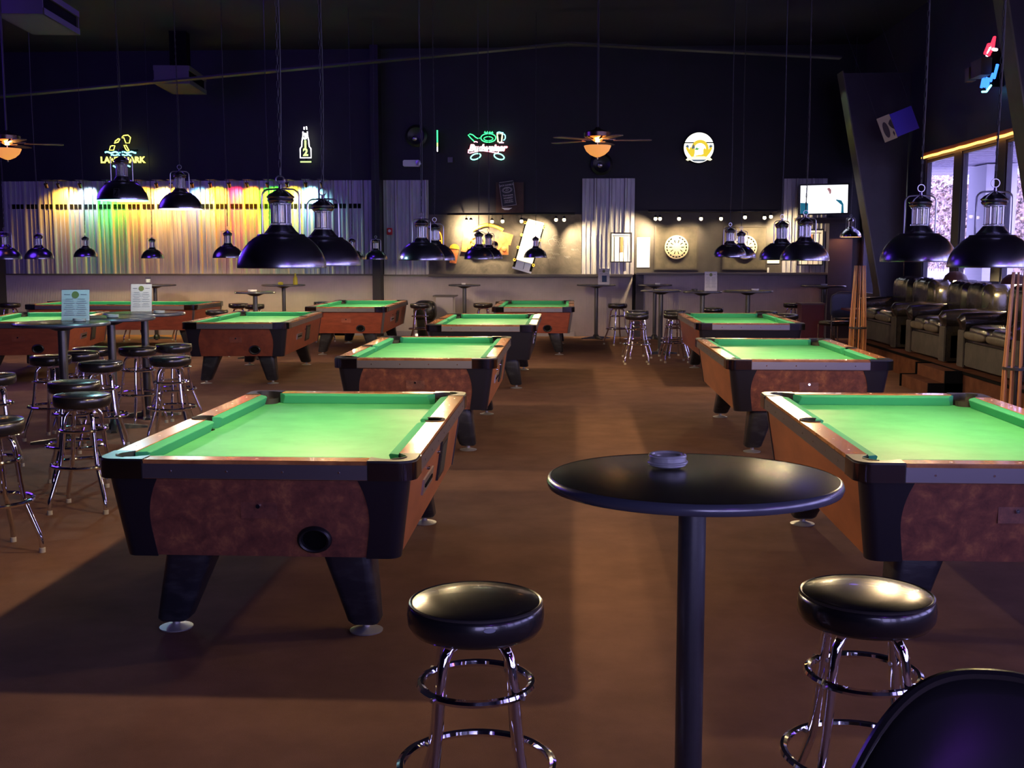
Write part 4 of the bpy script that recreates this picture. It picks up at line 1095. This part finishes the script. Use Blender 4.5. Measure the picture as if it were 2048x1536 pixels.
# ---- neon: shark fin
t = thing('fin_neon', 'yellow and blue shark fin neon sign above the pendant marked 7', 'neon sign', (-9.13, 22.80, 3.76))
def seg(name, pts, m, r=.010, closed=True): return MB().tube([(x*.01, 0, z*.01) for x, z in pts], r, 6, closed=closed).build(name, m, t)
seg('fin_segment', [(-23,0),(-14,0),(-11,9),(-16,9),(-20,8)], NEON['yellow'])
seg('fin_segment', [(-12,14),(-4,16),(0,22),(-3,23),(-10,18)], NEON['yellow'])
seg('fin_segment', [(0,23),(8,25),(12,14),(19,14),(22,25),(17,30),(8,29)], NEON['yellow'])
seg('fin_segment', [(8,10),(12,10),(18,-1),(15,-2),(11,2)], NEON['yellow'])
m = MB(); m.tube([(-.32+.64*k/20, 0, -.045+.012*math.sin(k*1.2)) for k in range(21)], .016, 6); m.tube([(-.20+.42*k/20, 0, -.10+.01*math.sin(k*1.2)) for k in range(21)], .014, 6)
m.build('wave_tube', NEON['cyan'], t)
text_obj('LAND', .165, NEON['yellow'], 'neon_lettering', t, M4=Matrix.Translation((-.20,0,-.20)) @ UP, outline=.008)
text_obj('SHARK', .165, NEON['yellow'], 'neon_lettering', t, M4=Matrix.Translation((.24,0,-.20)) @ UP, outline=.008)
MB().tube([(-.16,0,-.31),(-.10,0,-.35),(-.06,0,-.31)], .016, 6).tube([(.14,0,-.31),(.19,0,-.33)], .014, 6).build('blue_accent', NEON['cyan'], t)
MB().box((0,.05,0), (.70,.01,.03)).box((0,.05,-.2), (.80,.01,.03)).box((0,.125,-.1), (.03,.17,.3)).build('support_frame', M['black'], t)
# ---- neon: bottle 312
t = thing('bottle_neon', 'white and yellow neon bottle sign reading 312 on the dark wall', 'neon sign', (-5.33, 22.80, 3.84))
MB().tube([(-.045,0,.27),(-.045,0,.20),(-.07,0,.08),(-.075,0,-.02),(-.11,0,-.07),(-.11,0,-.25),(.11,0,-.25),(.11,0,-.07),(.075,0,-.02),(.07,0,.08),(.045,0,.20),(.045,0,.27)], .011, 6).tube([(-.02,0,.36),(-.02,0,.31)], .013, 6).tube([(.025,0,.37),(.035,0,.31)], .013, 6).build('bottle_outline', NEON['white'], t)
for s_t, z_ in (('3', .17), ('1', .01), ('2', -.145)): text_obj(s_t, .20 if s_t != '3' else .16, NEON['lime'] if s_t != '3' else NEON['white'], 'neon_lettering', t, M4=Matrix.Translation((0,-.005,z_)) @ UP, outline=.010)
MB().tube([(-.11,0,-.33),(.11,0,-.33)], .013, 6).build('base_line', NEON['lime'], t)
MB().box((0,.05,0), (.03,.01,.6)).box((0,.125,0), (.03,.17,.03)).build('support_frame', M['black'], t)
# ---- neon: script with mug
t = thing('script_neon', 'green, red and white script neon sign with a beer mug at centre wall', 'neon sign', (-1.66, 22.80, 3.80))
s4 = lambda L_: [(x*.001, 0, z*.001) for x, z in L_]
gcur = MB()
gcur.tube(s4([(-260,95),(-330,160),(-385,225),(-350,245),(-290,225),(-230,175),(-190,155),(-150,165)]), .010, 6)
gcur.tube([(.02+.15*math.cos(a_), 0, .165+.085*math.sin(a_)) for a_ in [2*PI*k/28 for k in range(28)]], .010, 6, closed=True)
gcur.tube([(.02+.09*math.cos(a_), 0, .15+.04*math.sin(a_)) for a_ in [2*PI*k/20 for k in range(20)]], .008, 6, closed=True)
gcur.tube([(-.06+.17*k/14, 0, .265+.025*math.sin(k*1.6)) for k in range(15)], .010, 6)
gcur.build('green_curl', NEON['green'], t)
MB().tube(s4([(195,245),(215,85),(285,85),(300,245)]), .014, 6, closed=True).build('mug_outline', emis('neon_warm', (1,.78,.35), 3.5), t)
MB().tube([(.32+.04*math.cos(a_), 0, .18+.06*math.sin(a_)) for a_ in [-PI/2+PI*k/10 for k in range(11)]], .010, 6).tube(s4([(190,262),(235,278),(280,265),(320,262)]), .012, 6).build('mug_handle', NEON['cyan'], t)
text_obj('Budweiser', .175, NEON['white'], 'neon_lettering', t, M4=Matrix.Translation((0,-.01,-.035)) @ UP, outline=.009, shear=.3)
text_obj('Budweiser', .178, NEON['red'], 'neon_lettering', t, M4=Matrix.Translation((0,.02,-.03)) @ UP, outline=.010, shear=.3)
MB().tube(s4([(-375,-60),(-385,-125),(-345,-130),(-130,-80),(20,-100),(180,-130),(215,-125),(230,-85)]), .010, 6).tube(s4([(-270,85),(-230,95),(-195,80)]), .010, 6).tube(s4([(230,70),(330,70)]), .010, 6).build('red_underline', NEON['pink'], t)
for s in (-1, 1):
    MB().tube([(s*(.235+.10*math.cos(a_)-.0), 0, -.20+.055*math.sin(a_)+s*0-.25*(math.cos(a_)*.10)) for a_ in [2*PI*k/24 for k in range(24)]], .012, 6, closed=True).build('green_loop', emis('neon_mint', (.25,1,.75), 3.2), t)
MB().box((0,.05,.0), (.76,.01,.03)).box((0,.05,.2), (.6,.01,.03)).box((0,.125,.1), (.03,.17,.3)).build('support_frame', M['black'], t)
# ---- lit round emblem
t = thing('round_lit_sign', 'round lit brewery emblem with wheat ears and banner on the right wall half', 'lit sign', (2.54, 22.86, 3.76))
def disc(name, pts, y, m, th=.012): return MB().poly(pts, 0, th, M=Matrix.Translation((0,y,0)) @ UP).build(name, m, t)
Lw = emis('sign_white', (1,.97,.88), 1.7); Ly = emis('sign_yellow', (.95,.70,.04), .95); Lg = emis('sign_grey', (.16,.22,.30), .6); Lgr = emis('sign_green', (.1,.5,.1), .8)
MB().lathe([(0,-.08),(.31,-.08),(.31,.06),(0,.06)], 48, M=Matrix.Translation((0,.07,0)) @ F).build('sign_box', M['black'], t)
disc('white_disc', arc(0, 0, .295, 0, 352, 46), .008, Lw)
disc('dark_bar', [(-.29,.085),(.29,.085),(.29,.105),(-.29,.105)], -.006, M['black'])
disc('yellow_ring', arc(.02, -.02, .17, 0, 352, 40), -.008, Ly)
disc('grey_arc', [(-.11,.07),(-.15,-.02),(-.14,-.13),(-.09,-.19),(-.07,-.10),(-.08,.0)], -.022, Lg)
disc('pale_drop', arc(.02, -.03, .115, -100, 150, 24)+[(-.11,-.17)], -.024, Lw)
disc('green_leaf', [(-.09,-.04),(-.05,.0),(-.02,-.02),(.02,-.01),(-.03,-.05)], -.038, Lgr)
for s in (-1, 1):
    disc('star', [(s*.23+.045*(1 if q % 2 == 0 else .5)*math.cos(PI/2+q*PI/5), .02+.045*(1 if q % 2 == 0 else .5)*math.sin(PI/2+q*PI/5)) for q in range(10)], -.022, Lg)
    for da_ in (0, 18, 36):
        a_ = math.radians(122-da_) if s < 0 else math.radians(58+da_); bx, bz = s*.12, -.20
        d_ = Vector((math.cos(a_), math.sin(a_))); n_ = Vector((-d_.y, d_.x)); L_ = .25-.03*(da_/18)
        disc('wheat_ear', [(bx+d_.x*L_*f_+n_.x*w_, bz+d_.y*L_*f_+n_.y*w_) for f_, w_ in ((0,.01),(.5,.028),(.85,.024),(1,0),(.85,-.024),(.5,-.028),(0,-.01))], -.036, Ly)
disc('banner', [(-.26,-.24),(-.22,-.20),(-.10,-.175),(.10,-.175),(.22,-.20),(.26,-.24),(.22,-.26),(.10,-.225),(-.10,-.225),(-.22,-.26)], -.050, emis('sign_cream', (1,.92,.55), 1.5))
disc('lower_grey', [(-.15,-.235),(.15,-.235),(.10,-.27),(-.10,-.27)], -.024, Lg)

# television on a shelf
t = thing('television', 'bright flat television above the shelf in the far right corner', 'television', (4.95, 22.55, 2.73), math.radians(-4)); t.rotation_euler = (math.radians(4), math.radians(-1), math.radians(-4))
MB().box((0,0,0), (.96,.06,.60)).build('casing', M['black_plastic'], t, bevel=.008)
MB().box((0,-.032,0), (.90,.004,.54)).build('screen', emis('screen_white', (.90,.93,1), 1.9), t)
MB().poly([(-.45,-.27),(-.30,-.27),(-.30,-.07),(-.45,-.06)], 0, .003, M=Matrix.Translation((0,-.034,0)) @ UP).poly([(.33,-.27),(.38,-.27),(.37,-.10),(.33,-.03),(.24,-.01),(.22,-.02),(.30,-.05),(.335,-.12)], 0, .003, M=Matrix.Translation((0,-.034,0)) @ UP).build('teal_chair_picture', emis('screen_teal', (.01,.13,.22), 1), t)
MB().poly([(.05,.20),(.09,.22),(.13,.18),(.13,.12),(.11,.09),(.10,.16)], 0, .003, M=Matrix.Translation((0,-.034,0)) @ UP).build('figure_picture', emis('screen_skin', (.35,.14,.16), 1), t)
MB().box((0,.22,0), (.2,.50,.2)).build('wall_mount', M['black_plastic'], t)
tag(MB().box((0,0,0), (1.10,.36,.06)).box((0,-.16,-.05), (1.10,.04,.06)).build('wall_shelf', mat('shelf_wood', (.10,.08,.06), .5), loc=(4.98, 22.60, 2.34)), 'dark wooden shelf under the television', 'shelf')

# violet banner
t = thing('flag_banner', 'tilted violet blue and cream banner hanging near the right wall', 'banner', (5.22, 18.6, 3.73)); t.rotation_euler = (0, math.radians(-22), 0)
MB().box((.10,0,0), (.36,.012,.38)).build('violet_half', mat('violet_cloth', (.07,.05,.55), .7), t)
MB().box((-.19,-.001,0), (.21,.012,.40)).build('cream_half', mat('cream_cloth', (.50,.45,.22), .7), t)
MB().poly([( -.21+.045*math.cos(a_), -.02+.13*math.sin(a_)) for a_ in [2*PI*k/24 for k in range(24)]], .0075, .010, M=UP).poly([(-.15,.06),(-.12,.10),(-.09,.12),(-.085,-.06),(-.12,-.02),(-.14,.02)], .0075, .010, M=UP).poly([(-.13,-.10),(-.11,-.07),(-.10,-.12),(-.12,-.16)], .0075, .010, M=UP).build('dark_print', mat('print_dark', (.05,.04,.03), .7), t)
MB().cyl((-.28,0,.19), (-.28,0,2.25), .002, seg=4).cyl((.27,0,.19), (.27,0,2.15), .002, seg=4).build('hanging_wire', M['cord'], t)

# right wall neon
t = thing('corner_neon', 'red, white and blue neon sign high on the right wall', 'neon sign', (5.62, 15.8, 4.15)); 
def yz(L_): return [(0, y_, z_) for y_, z_ in L_]
MB().tube(yz([(.22,.22),(.10,.32),(-.02,.30),(-.10,.38),(-.06,.24),(.08,.18),(.18,.22)]), .022, 6).build('red_star', NEON['red'], t)
MB().tube(yz([(.14,.18),(.02,.26),(-.10,.22),(-.20,.20)]), .020, 6).build('white_swirl', NEON['white'], t)
MB().tube(yz([(.30,-.22),(.24,-.10),(.18,-.22),(.12,-.12),(.08,-.26),(.02,-.14),(-.04,-.18),(-.10,-.10),(-.16,-.16),(-.26,0)]), .020, 6).build('blue_script', NEON['blue'], t)
MB().tube(yz([(.26,-.28),(.10,-.30),(-.06,-.24)]), .014, 6).build('cyan_line', NEON['cyan'], t)
MB().box((-.10,.06,.0), (.14,.40,.22)).box((-.14,.34,-.04), (.10,.16,.18)).build('transformer_box', mat('cardboard', (.14,.09,.06), .7), t)
MB().box((.09,0,.0), (.16,.05,.5)).build('wall_bracket', M['black'], t)

# ================================================================ CEILING FANS, VENTS
fan = thing('ceiling_fan', 'ceiling fan with amber glass bowl hanging near the centre', 'ceiling fan', (.332, 14.2, 2.93), 0, 'ceiling fans')
MB().cyl((0,0,.29), (0,0,2.82), .012, seg=8).build('downrod', M['cord'], fan)
MB().lathe([(0,.30),(.02,.29),(.05,.26),(.15,.235),(.165,.225),(.165,.175),(.155,.165),(.09,.15),(.05,.12),(.03,.11),(0,.11)], 32).build('motor_housing', M['bronze'], fan, smooth=35)
for k in range(5):
    Mx = Matrix.Rotation(2*PI*k/5+.05, 4, 'Z')
    b_ = MB().poly([(.20,-.05),(.35,-.065),(.62,-.075),(.66,-.05),(.67,0),(.66,.05),(.62,.075),(.35,.065),(.20,.05)], .128, .136, M=Mx).build('blade', M['blade'], fan)
    MB().box((.14,0,.142), (.16,.03,.008), M=Mx).build('blade_bracket', M['bronze'], b_)
MB().lathe([(0,-.075),(.03,-.072),(.09,-.045),(.14,0),(.162,.045),(.168,.062),(.165,.066),(.155,.05),(.13,.0),(.08,-.038),(0,-.064)], 36).build('light_bowl', M['amber'], fan)
MB().lathe([(0,-.105),(.008,-.10),(.012,-.085),(.006,-.074),(0,-.074)], 10).cyl((0,0,-.07), (0,0,.12), .008, seg=8).build('finial', M['steel'], fan)
MB().lathe([(0,-.02),(.026,-.01),(.03,.01),(.02,.035),(0,.05)], 14, c=(.03,-.05,.01)).build('bulb', M['bulb'], fan)
f2 = dup(fan, (-7.15, 14.2, 2.93), .35, 'ceiling fan with amber glass bowl cut by the left edge')
for o in (fan, f2): light('fan_glow', 'POINT', (.0,-.0,.085), 14, (1,.5,.15), parent=o, size=.05)

for i, (x, y, sz, lab) in enumerate(((-7.14, 15.2, .62, 'large pale ceiling air diffuser at the top left corner'), (-7.27, 21.15, .62, 'smaller looking ceiling air diffuser above the coloured wall'))):
    t = thing('air_diffuser', lab, 'air vent', (x, y, 4.70), math.radians(6), 'ceiling air diffusers')
    dm = mat('diffuser_paint', (.08,.07,.085), .6)
    m = MB()
    m.box((0,0,.03), (sz,1.4,.02)); m.build('bottom_plate', dm, t)
    m = MB()
    for s in (-1, 1):
        m.box((s*sz/2,0,.06), (.03,1.4,.08)); m.box((s*sz/2,0,.30), (.03,1.4,.08)); m.box((0,s*.7,.18), (sz,.03,.32))
    m.build('rim', dm, t)
    m = MB()
    for s in (-1, 1): m.box((s*(sz/2-.03),0,.18), (.01,1.38,.18))
    m.box((0,0,.70), (sz*.5,sz*.5,.72)); m.build('duct', M['black'], t)

# ================================================================ LOUNGE
def couch(y0, y1, label):
    wd = y1-y0; t = thing('leather_sofa', label, 'sofa', (5.14, (y0+y1)/2, .30), 0, 'black leather sofas on the raised platform')
    aw = .24; h = wd/2
    MB().box((.02,0,.21), (.84,wd-.04,.34)).build('base', M['leather'], t, bevel=.03)
    MB().box((-.425,0,.18), (.03,wd-2*aw+.02,.28)).build('front_panel', M['skirt'], t, bevel=.01)
    for s in (-1, 1):
        m = MB(); m.box((-.02,s*(h-aw/2),.28), (.82,aw-.04,.50)); 
        m.tube([(-.46,s*(h-aw/2),.53),(-.44,s*(h-aw/2),.54),(.0,s*(h-aw/2),.56),(.38,s*(h-aw/2),.57)], [.08,.125,.13,.12], 16)
        ar = m.build('arm', M['leather'], t, smooth=50)
        MB().box((-.445,s*(h-aw/2),.24), (.02,aw-.02,.44)).build('arm_front', M['skirt'], ar, bevel=.008)
    n = 2; cw = (wd-2*aw)/n
    for k in range(n):
        yy = -h+aw+cw*(k+.5)
        MB().puff((-.12,yy,.44), (.66,cw-.01,.20), .42).build('seat_cushion', M['leather'], t, smooth=80)
        MB().puff((-.455,yy,.415), (.06,cw-.04,.10), .6).build('cushion_front', M['tan'], t, smooth=80)
    bw = (wd-.10)/n
    for k in range(n):
        yy = -h+.05+bw*(k+.5)
        MB().puff((.22,yy,.74), (.40,bw+.02,.56), .55, nu=64, nv=18, rip=.10, ripn=6, M=Matrix.Rotation(0, 4, 'Y')).build('back_cushion', M['leather'], t, smooth=80)
    MB().box((.36,0,.45), (.16,wd-.06,.70)).build('back_frame', M['leather'], t, bevel=.05)
    return t
couch(16.45, 18.60, 'black leather sofa farthest along the platform beside the slanted column')
couch(14.30, 15.95, 'middle black leather sofa with channelled back cushions')
couch(11.95, 13.85, 'nearest black leather sofa, cut by the right edge behind the cue stand')
# end tables and mushroom lamps
for i, yy in enumerate((16.2, 14.07)):
    t = thing('end_table', ('low dark end table between the far and middle sofas', 'low dark end table between the middle and nearest sofas')[i], 'end table', (5.25, yy, .30), 0, 'end tables')
    MB().box((0,0,.55), (.55,.19,.03)).build('table_top', M['red_dark'], t); MB().box((0,0,.27), (.50,.15,.54)).build('cabinet_body', M['black_plastic'], t)
    t = thing('mushroom_lamp', ('lit mushroom shaped lamp between the far and middle sofas', 'lit mushroom shaped lamp at the right edge between the nearer sofas')[i], 'table lamp', (5.42, yy, .865), 0, 'mushroom lamps')
    MB().lathe([(0,0),(.06,0),(.06,.02),(.015,.035),(.013,.36),(0,.36)], 20).build('stem', M['white'], t)
    MB().lathe([(.02,.56),(.08,.55),(.14,.50),(.165,.44),(.16,.435),(.13,.48),(.08,.53),(0,.545),(0,.56)], 28).build('lamp_shade', M['blade'], t, smooth=50)
    MB().lathe([(0,.36),(.025,.37),(.035,.40),(.02,.44),(0,.45)], 14).build('bulb', M['bulb'], t)
    light('lamp_glow', 'POINT', (-.05,0,.39), 16, (1,.72,.28), parent=t, size=.04)
# cue stands
def cue_stand(loc, label):
    t = thing('cue_stand', label, 'cue stand', loc, 0, 'cue stands')
    m = MB(); m.lathe([(0,0),(.20,0),(.20,.03),(.17,.05),(0,.05)], 28); m.cyl((0,0,.05), (0,0,.62), .015, seg=10); m.build('stand_base', M['black_plastic'], t)
    m = MB(); m.lathe([(.10,.60),(.125,.60),(.125,.625),(.10,.625)], 28); m.lathe([(0,.605),(.10,.605),(.10,.62),(0,.62)], 20); m.build('holder_ring', M['black_plastic'], t)
    for k in range(10):
        a_ = 2*PI*k/10+.2; r0, r1 = .115, .075
        MB().cyl((r0*math.cos(a_), r0*math.sin(a_), .052), (r0*.98*math.cos(a_), r0*.98*math.sin(a_), .60), .0145, .011, 8).cyl((r0*.98*math.cos(a_), r0*.98*math.sin(a_), .60), (r1*math.cos(a_), r1*math.sin(a_), 1.50), .011, .006, 8).build('pool_cue', M['cue'], t)
    return t
cue_stand((4.14, 16.4, 0), 'round stand holding a bundle of wooden pool cues by the far sofa')
cue_stand((4.14, 10.6, 0), 'round stand with a bundle of wooden cues at the right edge')

# corner seating right back
def side_chair(loc, rz, label):
    t = thing('padded_chair', label, 'chair', loc, rz, 'padded dark chairs')
    MB().puff((0,0,.47), (.46,.46,.10), .5).build('seat', M['leather'], t)
    MB().puff((0,.21,.78), (.46,.07,.42), .45).build('backrest', mat('dark_blue_vinyl', (.03,.035,.07), .5), t)
    for sx in (-1, 1):
        MB().tube([(sx*.20,-.19,.44),(sx*.20,-.20,.01)], .012, 8).build('leg', M['chrome'], t)
        MB().tube([(sx*.20,.22,.95),(sx*.20,.21,.45),(sx*.20,.24,.01)], .012, 8).build('leg', M['chrome'], t)
    return t
side_chair((4.62, 19.9, 0), math.radians(200), 'dark blue padded chair left of the far cue stand')
side_chair((5.05, 20.9, 0), math.radians(170), 'dark blue padded chair behind the far cue stand')
t = thing('cafe_table', 'low dark red square table beside the padded chairs', 'table', (4.95, 19.25, 0), 0)
MB().box((0,0,.735), (.62,.62,.035)).build('table_top', M['red_dark'], t, bevel=.006); MB().cyl((0,0,.02), (0,0,.72), .035).build('post', M['post_black'], t); MB().lathe([(0,0),(.24,0),(.22,.025),(0,.04)], 24).build('base', M['black_plastic'], t)
t = thing('trash_cabinet', 'low dark red bin cabinet right of the far pool table', 'cabinet', (4.35, 20.6, 0), 0)
MB().box((0,0,.38), (.40,.40,.76)).build('cabinet_body', M['red_dark'], t); MB().box((0,0,.775), (.44,.44,.03)).build('cabinet_top', mat('maroon_top', (.10,.05,.05), .4), t)
# trash bin with bag and grey box
t = thing('trash_bin', 'bin lined with a shiny black bag beside the grey box', 'trash bin', (-2.82, 21.9, 0), 0)
MB().lathe([(0,0),(.15,0),(.19,.60),(0,.60)], 20).build('bin', M['black_plastic'], t); MB().puff((0,0,.56), (.46,.44,.42), .7, rip=.0).build('bin_bag', M['bag'], t)
t = thing('utility_box', 'pale grey box cabinet with flat lid under the chalkboard', 'cabinet', (-2.48, 22.45, 0), 0)
MB().box((.0,0,.41), (.34,.40,.82)).build('cabinet_body', M['lavender'], t); MB().box((0,0,.835), (.46,.46,.025)).build('lid', M['ledge'], t)
